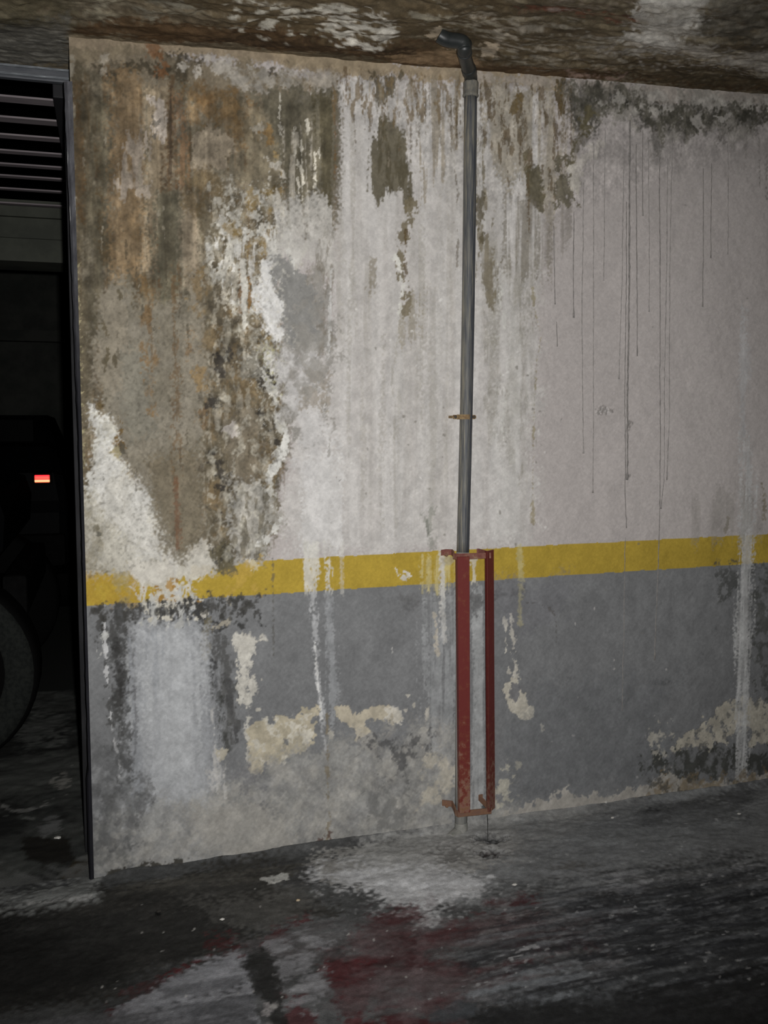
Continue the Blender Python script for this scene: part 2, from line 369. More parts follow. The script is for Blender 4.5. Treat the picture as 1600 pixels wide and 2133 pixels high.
# ---- pale tongue with a rounded foot
tongue = [(222, 600), (240, 580), (300, 640), (345, 640), (420, 600), (432, 800), (418, 840), (424, 930), (428, 1010), (432, 1080), (415, 1160), (380, 1190), (355, 1170), (330, 1100), (290, 1010), (250, 960), (210, 850), (205, 720)]
P_(tongue, (127, 121, 108), .92, 22, 12)
P_(tongue, (112, 106, 92), .45, 24, 12, 's', .4, 's', ce=.6)
P_(tongue, (141, 135, 123), .45, 24, 12, 's', .4, 'L', ce=.6)
P_([(215, 620), (245, 590), (268, 640), (280, 760), (232, 830), (205, 800)], (140, 132, 117), .7, 14, 12)
P_([(250, 740), (310, 720), (320, 900), (270, 930)], (124, 121, 110), .7, 24, 12)
P_([(300, 960), (420, 940), (425, 1080), (400, 1165), (372, 1180), (340, 1100)], (110, 101, 84), .8, 26, 10, 's')
P_([(392, 560), (430, 560), (432, 820), (395, 830), (385, 700)], (138, 131, 117), .7, 14, 10, 's')
A_([(365, 560, 4), (362, 700, 6), (366, 800, 8), (370, 950, 5), (368, 1130, 4)], (104, 84, 60), .65, 12, 5, 't', .85, 'k')
A_([(306, 585, 14), (305, 640, 10), (308, 720, 12), (310, 800, 8), (318, 860, 4)], (124, 98, 64), .7, 12, 12, 'c', .6, 'k', ce=.5)
A_([(312, 600, 5), (313, 760, 5)], (104, 82, 54), .6, 6, 5, 'c', .6, 'k')
P_([(395, 570), (425, 560), (430, 650), (410, 660), (392, 620)], (124, 104, 72), .65, 14, 12, 'c', .7, 'c', ce=.35)
P_([(398, 760), (425, 755), (428, 812), (410, 815)], (138, 114, 76), .7, 14, 8, 'c', .8, 'c')
P_([(412, 848), (445, 838), (462, 880), (440, 900), (418, 890)], (116, 96, 72), .8, 14, 10, 'c', .85, 'c')
P_([(382, 700), (400, 690), (402, 740), (388, 742)], (128, 98, 60), .5, 10, 8, 'c')
for p in ([(238, 590), (248, 610), (256, 622)], [(212, 660), (225, 720), (218, 770)], [(240, 745), (241, 765)], [(222, 740), (216, 780)]):
    A_([(x, y, 3.5) for x, y in p], (88, 80, 62), .8, 5, 4, 'c', .85, 'c')
B_(212, 848, 9, 7, (92, 78, 50), .85, .7, .5, 'c'); B_(213, 846, 4, 3, (54, 50, 44), .8, .8, .3, 'c')
P_([(238, 850), (250, 870), (256, 905), (258, 940), (240, 955), (226, 940), (226, 920), (240, 905)], (108, 86, 50), .9, 6, 6, 'c', .85, 'c')
P_([(228, 928), (258, 922), (262, 945), (240, 950)], (84, 80, 70), .85, 6, 6, 'c', .8, 'c')
P_([(225, 935), (250, 935), (255, 955), (232, 958)], (168, 158, 126), .8, 5, 6, 'c')

# ---- white efflorescence at the foot of the brown field
P_([(196, 845), (222, 880), (238, 900), (226, 940), (252, 965), (290, 1008), (312, 1060), (335, 1110), (362, 1165), (410, 1150), (445, 1150), (450, 1178), (405, 1205), (372, 1195), (330, 1215), (290, 1200), (250, 1175), (200, 1130), (185, 1020), (190, 900)], (190, 187, 176), .95, 10, 10, 'b', h=.0012)
P_([(196, 850), (240, 905), (225, 935), (255, 1000), (300, 1040), (300, 1090), (240, 1090), (200, 1060), (190, 960)], (205, 204, 198), .85, 20, 12, 'c')
P_([(160, 1040), (250, 1060), (285, 1100), (280, 1185), (165, 1190)], (158, 152, 136), .85, 20, 14)
P_([(225, 990), (262, 1000), (270, 1060), (240, 1120), (222, 1080)], (150, 142, 118), .65, 18, 10)
P_([(165, 1050), (215, 1060), (210, 1180), (168, 1185)], (112, 106, 88), .8, 8, 10, 'c', .38, 'c', ce=.3)
P_([(275, 1080), (340, 1110), (365, 1175), (420, 1130), (445, 1140), (440, 1190), (300, 1215), (262, 1190)], (186, 182, 172), .8, 14, 10)
P_([(168, 1050), (240, 1030), (300, 1060), (345, 1120), (370, 1180), (440, 1160), (445, 1185), (330, 1205), (170, 1186)], (180, 177, 167), .7, 40, 14)
P_([(210, 940), (250, 970), (300, 1020), (320, 1090), (345, 1140), (365, 1185), (300, 1200), (270, 1120), (220, 1060), (200, 1000)], (198, 196, 190), .65, 34, 12)
P_([(168, 1060), (205, 1050), (215, 1150), (205, 1186), (168, 1186)], (126, 119, 101), .65, 14, 12, 'b', .5, 'c', ce=.5)
B_(198, 1095, 6, 9, (92, 87, 72), .8, .8, .5, 'c'); B_(207, 1112, 5, 4, (84, 82, 74), .8, .8, .5, 'c')
# inner rounded end of the stain
P_([(318, 1000), (412, 1010), (408, 1130), (378, 1172), (352, 1150), (330, 1090)], (118, 110, 94), .85, 30, 8)
A_([(366, 1000, 4), (368, 1080, 5), (370, 1140, 4)], (104, 72, 52), .6, 8, 4, 't')

# ---- dark granular belt right of the tongue
belt = [(428, 420), (470, 430), (500, 560), (540, 660), (572, 720), (585, 860), (590, 950), (568, 1020), (575, 1090), (530, 1160), (470, 1180), (440, 1150), (430, 1060), (424, 960), (420, 840), (432, 700), (425, 560)]
P_(belt, (104, 96, 80), .85, 14, 14)
P_(belt, (72, 66, 56), .7, 16, 14, 'c', .33, 'c', ce=.35)
P_(belt, (122, 104, 76), .6, 16, 14, 'b', .3, 'L', ce=.4)
P_(belt, (156, 150, 136), .6, 16, 14, 'c', .24, 'k', ce=.25)
for p in ([(438, 740), (470, 715), (482, 740), (470, 775), (442, 770)], [(432, 830), (448, 800), (446, 850), (430, 860)], [(432, 930), (470, 950), (482, 1000), (470, 1030), (445, 1010)],
          [(540, 865), (575, 885), (588, 930), (570, 945), (552, 900)], [(455, 1020), (485, 1010), (480, 1050), (462, 1060)], [(520, 770), (560, 765), (565, 800), (540, 810)]):
    P_(p, (56, 53, 50), .85, 12, 14, 'c', .62, 'c', ce=.3, h=.0008)
P_([(470, 880), (520, 850), (545, 900), (540, 1000), (500, 1020), (480, 960)], (112, 104, 90), .85, 14, 12)
P_([(488, 740), (540, 730), (548, 770), (500, 790)], (124, 121, 112), .75, 12, 12, 'c')
P_([(468, 895), (486, 885), (500, 905), (480, 915)], (172, 166, 160), .8, 6, 6, 'c')
P_([(480, 1000), (560, 1010), (584, 1090), (548, 1170), (485, 1172), (474, 1100)], (160, 157, 149), .92, 16, 14)
P_([(480, 1030), (560, 1020), (580, 1090), (545, 1165), (485, 1170)], (104, 98, 84), .8, 14, 14, 'c', .35, 'k', ce=.3)
A_([(560, 1040, 5), (576, 1080, 6), (568, 1110, 6), (540, 1140, 5), (525, 1165, 5)], WHITE, .85, 7, 7, 'c', .8, 'c', h=.001)
P_([(440, 1140), (470, 1120), (486, 1160), (495, 1195), (470, 1192), (448, 1180)], (96, 90, 72), .9, 6, 8, 'c')
P_([(440, 1140), (470, 1120), (486, 1160), (495, 1195), (448, 1180)], (60, 58, 52), .8, 6, 8, 'c', .35, 'c')
A_([(522, 1160, 2), (526, 1168, 2.5), (534, 1165, 2)], (90, 88, 84), .8, 3, 2, 'c')

# ---- lacy white crust
lace = [(440, 470), (500, 420), (560, 400), (600, 450), (650, 470), (640, 560), (600, 640), (600, 720), (560, 700), (520, 620), (480, 640), (455, 560)]
P_(lace, (178, 175, 166), .9, 26, 22, 'b', .40, 'c', ce=.18, h=.001)
P_(lace, (196, 194, 188), .9, 26, 20, 'c', .30, 'k', ce=.15, h=.0012)
P_([(430, 380), (560, 390), (600, 430), (450, 470)], (158, 154, 144), .8, 20, 18, 'c', .30, 'c', ce=.2, h=.0006)
P_([(545, 430), (600, 400), (700, 430), (700, 560), (640, 540), (570, 560)], (182, 179, 173), .85, 20, 18, 's', .55, 's', ce=.35)
P_([(560, 330), (590, 360), (600, 430), (572, 480), (565, 420)], (186, 181, 170), .85, 10, 12, 'c', .6, 'k', ce=.25)
P_([(540, 560), (556, 545), (575, 590), (585, 650), (578, 700), (548, 680), (530, 640)], (206, 205, 202), .95, 10, 10, 'c', h=.0012)
P_([(455, 580), (500, 555), (520, 580), (515, 640), (470, 660), (452, 620)], (160, 154, 141), .85, 14, 14, 'c', .75, 'c')
A_([(505, 545, 5), (507, 600, 7), (508, 665, 5), (508, 690, 2)], (200, 197, 188), .95, 4, 3, 'c', h=.0012)
A_([(499, 560, 2), (499, 610, 2.5), (500, 650, 2)], (112, 82, 48), .8, 3, 2, 'c'); A_([(518, 580, 2), (521, 620, 2.5), (518, 650, 2)], (128, 96, 52), .8, 3, 2, 'c')
for p in ([(520, 510), (545, 490), (560, 520), (540, 550), (522, 540)], [(470, 475), (500, 470), (505, 500), (480, 510)], [(540, 590), (550, 650), (560, 720), (548, 725), (535, 640)], [(515, 400), (535, 395), (540, 430), (520, 440)], [(545, 700), (570, 690), (575, 730), (555, 745)]):
    P_(p, (138, 118, 78), .7, 12, 12, 'c', .6, 'c', ce=.45)
A_([(556, 700, 9), (552, 760, 9), (560, 800, 8), (572, 830, 9), (585, 880, 9), (592, 930, 9), (578, 960, 8), (562, 1000, 9), (566, 1030, 7)], (192, 190, 182), .9, 9, 9, 'c', .7, 'c', ce=.25, h=.0014)
A_([(595, 900, 5), (590, 945, 6), (570, 975, 6), (560, 1000, 5)], (212, 211, 205), .95, 4, 4, 'c', h=.001)
P_([(540, 720), (590, 700), (600, 760), (580, 830), (560, 800)], (150, 147, 112), .7, 8, 10, 'f', .35, 'f', j=.3, h=.001)
# grey bruise and its blotched fade
P_([(565, 545), (585, 530), (612, 560), (640, 590), (668, 640), (664, 720), (610, 740), (590, 680), (578, 620)], (133, 132, 129), .95, 8, 12, 'c')
P_([(600, 600), (690, 520), (692, 760), (660, 900), (590, 960), (590, 780)], (138, 135, 129), .85, 24, 20, 'b', .65, 'L', ce=.25)
P_([(560, 690), (680, 640), (685, 900), (640, 1000), (590, 960), (570, 800)], (194, 192, 190), .8, 26, 20, 'b', .5, 'b', ce=.35)
P_([(640, 560), (695, 480), (690, 760), (650, 800)], (112, 104, 90), .6, 12, 12, 'k', .35, 'k', ce=.25)
P_([(620, 790), (690, 720), (685, 840), (640, 850)], (138, 128, 112), .6, 20, 14, 'b', .6, 'c')
A_([(600, 520, 1.5), (610, 560, 2), (617, 600, 1.5)], WHITE, .8, 3, 3, 'c')
for x, y, r in ((622, 632, 5), (625, 670, 5), (612, 700, 4), (640, 690, 5), (650, 655, 4), (630, 740, 4)): B_(x, y, r, r*1.3, (166, 164, 161), .8, .6, .3, 'c')
A_([(690, 560, 1.2), (686, 700, 1.2), (682, 780, 1.2), (676, 850, 1)], (196, 195, 192), .8, 3, 2, 'b')
A_([(672, 880, 1), (680, 868, 1), (695, 872, 1), (698, 890, 1), (688, 905, 1), (684, 950, 1)], (138, 134, 126), .6, 2.5, 2, 'c')

P_([(567, 548), (585, 535), (612, 562), (640, 590), (664, 640), (660, 705), (612, 725), (592, 680), (580, 622)], (132, 131, 128), .9, 8, 12, 'c')
P_([(600, 640), (664, 620), (684, 700), (676, 800), (640, 840), (610, 760)], (142, 139, 133), .75, 12, 16, 'c', .7, 'L', ce=.3)
P_([(546, 548), (556, 542), (574, 590), (586, 650), (580, 706), (552, 690), (536, 640)], (208, 207, 204), .95, 8, 8, 'c', h=.0012)
P_([(655, 500), (690, 480), (690, 560), (660, 600)], (150, 146, 138), .6, 12, 14, 'c', .6, 'k', ce=.3)
# ---- stains on the white centre
P_([(775, 150), (835, 155), (830, 200), (806, 215), (790, 235), (776, 200)], (88, 80, 62), .9, 8, 10, 'k', .8, 'k', ce=.3)
P_([(775, 300), (785, 258), (805, 236), (826, 252), (848, 310), (860, 362), (858, 410), (846, 440), (836, 400), (808, 395), (790, 425), (776, 400)], (99, 93, 77), .95, 7, 9, 't')
P_([(775, 300), (805, 236), (848, 310), (860, 362), (850, 430), (836, 400), (790, 425)], (80, 74, 58), .7, 8, 8, 't', .4, 'k', ce=.3)
A_([(806, 190, 3), (806, 260, 2), (808, 420, 2)], (82, 76, 60), .7, 4, 3, 't', .7, 'k')
A_([(855, 430, 12), (850, 470, 10), (838, 505, 9), (832, 545, 8), (842, 590, 8), (848, 625, 9), (842, 655, 7)], (112, 103, 82), .9, 8, 8, 'c', .8, 'c')
A_([(846, 480, 3), (842, 540, 3), (846, 600, 3)], (92, 76, 48), .8, 4, 4, 'c', .8, 'k')
A_([(822, 530, 3), (828, 548, 4), (834, 575, 3), (838, 605, 4), (834, 630, 3), (832, 662, 2)], (206, 205, 198), .9, 3, 4, 'c', .85, 'c', h=.0015)
P_([(840, 640), (872, 600), (876, 700), (842, 730), (832, 690)], (140, 132, 114), .6, 16, 12, 't', .7, 't', ce=.35)
A_([(776, 540, 5), (774, 580, 8), (770, 620, 4)], (132, 124, 108), .7, 8, 5, 't')
A_([(822, 700, 2), (818, 850, 3), (822, 930, 2)], (150, 146, 136), .5, 5, 4, 'k', .6, 'k')
P_([(760, 170), (960, 170), (960, 300), (880, 420), (860, 300), (830, 220), (770, 210)], (138, 128, 110), .7, 16, 16, 't', .36, 't', ce=.2)
P_([(700, 160), (960, 160), (960, 260), (700, 240)], (120, 104, 78), .75, 14, 16, 'k', .25, 'k', ce=.15)
P_([(885, 1080), (900, 1060), (908, 1140), (890, 1160)], (142, 142, 134), .7, 10, 8, 'k', .8, 't')
A_([(893, 1085, 3), (891, 1120, 3)], (112, 114, 106), .7, 5, 3, 'k')
A_([(952, 170, 2), (950, 300, 2), (953, 560, 2)], (110, 102, 90), .7, 5, 3, 'k', .6, 'k')
# right of the pipe
P_([(992, 280), (1012, 300), (1016, 480), (1030, 520), (1036, 600), (1020, 640), (996, 560), (988, 400)], (118, 110, 92), .85, 12, 12, 'k', .8, 't', ce=.35)
A_([(1002, 390, 6), (1000, 440, 8), (1003, 500, 5)], (88, 80, 60), .8, 7, 7, 'c', .7, 'k')
P_([(1000, 170), (1165, 180), (1190, 330), (1150, 480), (1010, 300)], (150, 142, 126), .75, 24, 18, 's', .6, 's', ce=.4)
P_([(1000, 170), (1165, 180), (1190, 330), (1150, 440), (1010, 340)], (96, 82, 60), .75, 16, 16, 'k', .2, 'k', ce=.12)
P_([(1060, 205), (1075, 185), (1092, 205), (1082, 230), (1066, 232)], (110, 94, 62), .85, 6, 8, 'c', .8, 'c')
A_([(1096, 320, 5), (1099, 350, 5), (1100, 385, 4)], (96, 88, 66), .85, 5, 4, 'c')
P_([(1103, 350), (1118, 348), (1128, 390), (1132, 440), (1118, 432), (1104, 420), (1100, 380)], (98, 92, 74), .95, 5, 6, 'c')
P_([(1050, 400), (1140, 420), (1142, 540), (1120, 600), (1060, 560)], (122, 116, 104), .7, 26, 16, 's', .65, 't', ce=.4)
P_([(1105, 430), (1190, 400), (1200, 470), (1150, 560), (1110, 540)], (126, 120, 112), .6, 26, 16, 's', .6, 's', ce=.4)
P_([(1155, 165), (1178, 165), (1182, 200), (1176, 240), (1162, 230)], (92, 78, 50), .9, 8, 8, 'k', .85, 'k')
for x, y0, y1 in ((1174, 180, 290), (1083, 280, 400), (1100, 260, 500), (1154, 220, 410), (1188, 190, 300), (1030, 180, 260), (1050, 200, 300), (1125, 200, 280)):
    A_([(x, y0, 1.5), (x, (y0+y1)/2, 2), (x+1, y1, 1)], (96, 82, 62), .7, 3, 2, 'k', .7, 'k')
# black mould under the ceiling, right
mould = [(1165, 185), (1215, 178), (1300, 172), (1335, 200), (1345, 220), (1420, 214), (1640, 222), (1640, 255), (1520, 262), (1498, 292), (1480, 270), (1440, 272), (1412, 292), (1392, 270), (1376, 300), (1368, 316), (1362, 280), (1340, 262), (1322, 225), (1262, 226), (1232, 250), (1222, 285), (1206, 300), (1196, 270), (1180, 240)]
P_([(1190, 180), (1640, 205), (1640, 300), (1470, 305), (1360, 300), (1310, 250), (1250, 240), (1190, 300)], (142, 138, 131), .85, 18, 18, 'b', .75, 'b')
P_(mould, (96, 93, 83), .9, 20, 16, 'b', .95, 'c', ce=.6)
P_(mould, (70, 68, 60), .75, 18, 16, 'c', .55, 'c', ce=.5)
P_(mould, (56, 55, 49), .6, 16, 14, 'c', .3, 'k', ce=.4)
P_([(1230, 215), (1330, 180), (1420, 205), (1640, 212), (1640, 225), (1450, 222), (1380, 240), (1330, 232)], (172, 168, 161), .75, 10, 12, 'c', .55, 'c', ce=.3)
A_([(1225, 240, 12), (1210, 280, 11), (1196, 320, 9), (1184, 350, 6)], (90, 84, 64), .9, 8, 8, 'c', .85, 'c')
P_([(1160, 310), (1180, 325), (1186, 350), (1200, 390), (1196, 430), (1166, 440), (1152, 400), (1154, 350)], (98, 93, 78), .9, 10, 12, 'c', .8, 'c')
P_([(1185, 352), (1210, 320), (1245, 296), (1258, 300), (1252, 318), (1222, 345), (1206, 370), (1200, 405), (1192, 385)], (186, 181, 172), .95, 5, 7, 'c', h=.0015)
P_([(1425, 245), (1460, 238), (1470, 262), (1450, 270)], (170, 166, 160), .8, 6, 8, 'c'); A_([(1490, 240, 2), (1510, 250, 3), (1520, 238, 2)], (176, 172, 166), .8, 3, 3, 'c')
A_([(1366, 290, 9), (1372, 310, 5), (1373, 330, 2)], (86, 84, 78), .8, 6, 4, 'c')
for x, y0, y1 in ((1582, 290, 390), (1597, 320, 415), (1555, 270, 330), (1420, 280, 330)): A_([(x, y0, 1.5), (x, y1, 1)], (112, 108, 102), .6, 3, 1.5, 'k')
P_([(1205, 290), (1600, 280), (1640, 330), (1540, 360), (1300, 340), (1205, 360)], (150, 145, 142), .5, 30, 16, 's')
# small pits and knobs in the paint
for x, y, rx, ry, hh in ((1256, 855, 15, 8, .004), (1307, 884, 8, 15, .004), (1430, 427, 3, 3, 0), (700, 995, 3, 4, 0), (765, 935, 2, 5, 0), (1128, 928, 3, 4, .001), (1310, 990, 3, 3, 0), (640, 845, 4, 4, 0), (706, 1000, 3, 3, 0)):
    B_(x, y, rx, ry, (128, 124, 120), .75, .9, .4, 'f', .8, 'f', h=hh)
P_([(1240, 846), (1262, 850), (1270, 860), (1250, 862)], (190, 186, 184), .7, 4, 4, 'f', .6, 'f')
rng = np.random.default_rng(4)
for k in range(60):
    x, y = rng.uniform(700, 1150), rng.uniform(560, 1140)
    B_(x, y, rng.uniform(1.5, 3), rng.uniform(1.5, 3.5), (206, 204, 200) if k % 3 else (120, 116, 108), .7, 1, .2, 'f', h=.0015)
for k in range(40):
    x, y = rng.uniform(1130, 1590), rng.uniform(620, 1640)
    B_(x, y, rng.uniform(1.2, 2.5), rng.uniform(1.2, 2.5), (188, 184, 182) if k % 2 else (112, 110, 106), .6, 1, .2, 'f', h=.0012)

# ---- the grey dado: mould, lime wash, peeled paint
P_([(185, 1266), (300, 1258), (420, 1248), (545, 1240), (548, 1256), (480, 1280), (300, 1310), (200, 1292)], (72, 71, 69), .9, 12, 14, 'c', .62, 'c', ce=.35)
P_([(340, 1250), (430, 1246), (440, 1290), (410, 1306), (350, 1290)], (58, 58, 57), .85, 10, 12, 'c', .7, 'c', ce=.35)
P_([(430, 1300), (470, 1285), (545, 1285), (540, 1300), (500, 1306), (470, 1312)], (56, 56, 55), .9, 10, 12, 'c', .75, 'c', ce=.35)
P_([(200, 1300), (262, 1290), (270, 1420), (255, 1560), (262, 1640), (240, 1660), (225, 1500), (230, 1380), (205, 1340)], (76, 76, 75), .9, 10, 14, 'c', .66, 'k', ce=.35)
P_([(238, 1330), (262, 1320), (262, 1460), (240, 1480)], (56, 56, 55), .8, 8, 10, 'c', .6, 'c', ce=.3)
P_([(428, 1310), (470, 1320), (490, 1420), (500, 1500), (480, 1560), (450, 1500), (440, 1400)], (84, 84, 83), .9, 12, 14, 'c', .75, 'k', ce=.35)
A_([(440, 1380, 8), (450, 1450, 9), (470, 1530, 7)], (58, 58, 58), .85, 9, 9, 'c', .75, 'k')
A_([(472, 1420, 5), (482, 1480, 6), (492, 1540, 4)], (66, 66, 66), .8, 8, 6, 'c', .75, 'k')
P_([(425, 1290), (440, 1285), (436, 1340), (428, 1380), (420, 1330)], (104, 98, 80), .8, 6, 7, 'c', .8, 'c')
wash = [(282, 1290), (425, 1295), (430, 1400), (446, 1560), (500, 1700), (600, 1800), (280, 1830), (262, 1700), (262, 1560), (268, 1440), (272, 1340)]
P_(wash, (150, 152, 154), .85, 34, 14, 's')
P_([(300, 1310), (415, 1305), (425, 1560), (450, 1790), (310, 1800), (290, 1500)], (164, 166, 168), .75, 44, 14, 's')
P_([(310, 1310), (400, 1310), (400, 1640), (320, 1640)], (174, 176, 177), .5, 40, 14, 'b', .6, 's', ce=.5)
P_([(265, 1330), (330, 1310), (330, 1700), (268, 1700)], (140, 143, 147), .55, 16, 12, 't', .35, 's', ce=.35)
P_([(400, 1330), (440, 1310), (470, 1600), (430, 1600)], (146, 148, 151), .5, 16, 12, 't', .4, 's', ce=.35)
S.tone(wash, 20, s=.04, c=.03)
A_([(218, 1262, 1.5), (219, 1340, 3), (224, 1430, 2), (234, 1520, 2), (250, 1590, 2), (248, 1620, 1)], (188, 188, 188), .85, 3, 3, 'c', .9, 'k')
P_([(208, 1325), (222, 1322), (222, 1360), (205, 1370)], (180, 180, 176), .85, 5, 7, 'c', .8, 'c')
A_([(262, 1330, 2), (268, 1420, 3), (278, 1500, 2)], (158, 160, 160), .7, 4, 3, 'k', .8, 'k')
# eaten piece of the yellow band
P_([(275, 1165), (372, 1175), (398, 1195), (395, 1255), (355, 1275), (300, 1278), (288, 1230)], (186, 182, 170), .95, 8, 12, 'c', .62, 'k', ce=.2, h=.0012)
P_([(268, 1176), (340, 1176), (366, 1190), (345, 1200), (318, 1205), (300, 1225), (286, 1220)], (192, 188, 178), .95, 6, 8, 'c', h=.001)
P_([(295, 1235), (395, 1228), (400, 1300), (350, 1310), (295, 1305)], (176, 176, 172), .9, 10, 14, 'c', .55, 'k', ce=.2)
P_([(318, 1195), (395, 1190), (392, 1240), (322, 1250)], (160, 124, 62), .8, 8, 12, 'c', .38, 'c', ce=.2)
P_([(400, 1180), (440, 1176), (432, 1195), (392, 1205)], (186, 180, 166), .95, 4, 5, 'c')
P_([(165, 1188), (280, 1180), (280, 1256), (165, 1264)], (158, 126, 52), .45, 16, 12, 'b', .6, 'L', ce=.35)
P_([(230, 1184), (275, 1180), (275, 1256), (240, 1258)], (150, 136, 96), .6, 12, 10, 'c', .4, 'c', ce=.3)
P_([(470, 1185), (545, 1160), (545, 1240), (470, 1245)], (176, 148, 74), .6, 14, 10, 'b', .6, 'c', ce=.3)
P_([(522, 1168), (536, 1170), (540, 1188), (530, 1192)], (190, 180, 150), .85, 4, 5, 'c')
A_([(478, 1245, 2), (480, 1265, 2.5), (478, 1290, 3), (460, 1300, 3), (445, 1305, 4)], (160, 154, 140), .85, 4, 5, 'c')
P_([(420, 1278), (432, 1274), (438, 1282), (426, 1285)], (190, 186, 176), .9, 3, 3, 'c', h=.001)
# lime runs across the band
for x0, x1, a in ((628, 662, .85), (678, 694, .85), (704, 712, .4)):
    P_([(x0, 1130), (x1, 1130), (x1, 1236), (x0+4, 1238)], (198, 196, 188), a, 8, 6, 't', .8, 'k', ce=.3)
A_([(652, 1236, 6), (656, 1300, 5), (660, 1370, 3), (664, 1420, 2.5), (672, 1490, 3), (680, 1560, 3)], (170, 171, 172), .8, 6, 4, 'k')
A_([(656, 1340, 1.5), (662, 1420, 2), (672, 1500, 2)], (206, 206, 204), .9, 2.5, 1.5, 'k')
A_([(688, 1236, 7), (690, 1340, 9), (694, 1450, 7), (690, 1540, 5)], (148, 150, 152), .7, 10, 5, 't')
P_([(880, 1160), (952, 1150), (952, 1226), (880, 1232)], (190, 178, 128), .75, 14, 8, 't', .7, 't', ce=.4)
A_([(922, 1155, 4), (922, 1220, 5), (920, 1330, 7)], (196, 194, 188), .85, 7, 4, 't')
P_([(980, 1160), (994, 1160), (994, 1214), (980, 1216)], (186, 182, 168), .8, 6, 4, 'k', .85, 'k')
A_([(826, 1186, 2), (830, 1200, 2), (844, 1190, 5), (852, 1200, 3), (840, 1202, 4)], (196, 192, 182), .95, 2.5, 4, 'c', .85, 'c', h=.001)
A_([(1082, 1140, 4), (1084, 1200, 4), (1084, 1300, 3)], (182, 174, 130), .6, 5, 3, 'k')
A_([(568, 1165, 1), (569, 1240, 1), (570, 1380, 1)], (84, 82, 76), .6, 2, 1, 'k')
# toothed erosion of the band and mould flecks under it
rng = np.random.default_rng(31)
for k in range(150):
    x = 345+rng.normal(0, 26); y = rng.uniform(1192, 1292)
    if y > 1268 and rng.random() < .4: continue
    B_(x, y, rng.uniform(2, 5.5), rng.uniform(2, 5), (188, 184, 172) if rng.random() < .72 else (150, 116, 62) if y < 1252 else (70, 70, 68), .9, .7, .5, 'c', .9, 'c')
P_([(285, 1170), (355, 1172), (375, 1190), (350, 1202), (312, 1215), (292, 1215)], (194, 190, 180), .95, 8, 8, 'c')
for k in range(170):
    x = rng.uniform(195, 540); y = band_bot(x)+abs(rng.normal(0, 22))+2
    if 285 < x < 345 and y > 1275: continue
    B_(x, y, rng.uniform(1.5, 5), rng.uniform(2, 8), (62, 61, 58), .75, .9, .5, 'c', .9, 'c')
A_([(250, 1268, 9), (246, 1320, 12), (248, 1400, 13), (256, 1480, 11), (258, 1560, 9), (262, 1625, 7)], (70, 70, 69), .8, 14, 9, 'c', .78, 'c', ce=.5)
A_([(244, 1330, 5), (246, 1400, 6), (254, 1470, 5)], (52, 51, 50), .7, 8, 6, 'c', .8, 'c', ce=.4)
A_([(276, 1360, 2), (280, 1440, 3), (284, 1520, 3), (280, 1590, 2)], (96, 96, 98), .6, 6, 4, 'k', .85, 'k')
for x0, y0, x1, y1, ww in ((300, 1320, 298, 1520, 4), (316, 1330, 314, 1480, 3), (408, 1320, 418, 1560, 4), (395, 1340, 398, 1500, 3), (424, 1330, 430, 1480, 4)):
    A_([(x0, y0, ww), ((x0+x1)/2, (y0+y1)/2, ww+2), (x1, y1, 2)], (178, 180, 181), .45, 8, 4, 'k')
A_([(452, 1395, 7), (456, 1440, 8), (464, 1490, 7), (474, 1545, 6), (480, 1560, 3)], (66, 67, 64), .75, 10, 7, 'c', .85, 'k', ce=.5)
A_([(470, 1410, 4), (480, 1460, 5), (488, 1510, 4)], (80, 80, 80), .65, 8, 5, 'c', .85, 'k', ce=.5)
# middle of the dado
P_([(880, 1240), (955, 1232), (955, 1700), (890, 1690), (884, 1450)], (150, 152, 153), .7, 24, 10, 't', .8, 't', ce=.4)
P_([(978, 1225), (1010, 1222), (1012, 1690), (978, 1695)], (160, 162, 162), .75, 10, 8, 't', .75, 't', ce=.4)
P_([(980, 1235), (1008, 1235), (1008, 1290), (982, 1300)], (92, 92, 92), .75, 8, 9, 'c', .55, 'c', ce=.3)
P_([(1030, 1215), (1085, 1210), (1085, 1250), (1030, 1256)], (84, 84, 84), .7, 10, 10, 'c', .5, 'c', ce=.35)
P_([(836, 1220), (868, 1218), (864, 1280), (840, 1270)], (96, 96, 96), .55, 10, 10, 'c', .6, 'c', ce=.35)
P_([(903, 1275), (908, 1278), (910, 1330), (918, 1355), (914, 1370), (904, 1362), (905, 1320)], (172, 166, 154), .9, 3, 3, 'c', h=-.0008)
A_([(817, 1348, 1), (816, 1362, 1.5)], (196, 194, 190), .9, 2, 1, 'c')
crust = [(488, 1326), (512, 1318), (545, 1328), (552, 1333), (536, 1346), (528, 1352), (520, 1362), (524, 1380), (522, 1400), (528, 1420), (530, 1445), (520, 1440), (510, 1410), (500, 1400), (496, 1370), (490, 1345)]
P_(crust, (188, 184, 174), .95, 4, 8, 'c', .8, 'c', ce=.2, h=.0012)
A_([(505, 1400, 6), (500, 1435, 6), (512, 1460, 4), (516, 1500, 5), (524, 1540, 6), (522, 1580, 6)], (184, 181, 172), .9, 5, 8, 'c', .7, 'c', ce=.2, h=.001)
P_(crust, (192, 189, 180), .9, 6, 7, 'c', .9, 'c', ce=.25, h=.001)
A_([(494, 1330, 4), (498, 1360, 4), (503, 1390, 5), (508, 1420, 5), (500, 1445, 5), (500, 1470, 4)], (190, 187, 178), .9, 5, 5, 'c', .85, 'c', ce=.3, h=.001)
A_([(524, 1345, 4), (520, 1375, 5), (526, 1405, 5), (530, 1435, 5), (522, 1460, 4), (514, 1500, 5), (520, 1540, 5)], (190, 187, 178), .9, 5, 6, 'c', .85, 'c', ce=.3, h=.001)
A_([(440, 1480, 2), (446, 1530, 3), (452, 1580, 4), (458, 1630, 4), (462, 1660, 2)], (180, 179, 176), .75, 5, 5, 'k', .7, 'k', ce=.35)
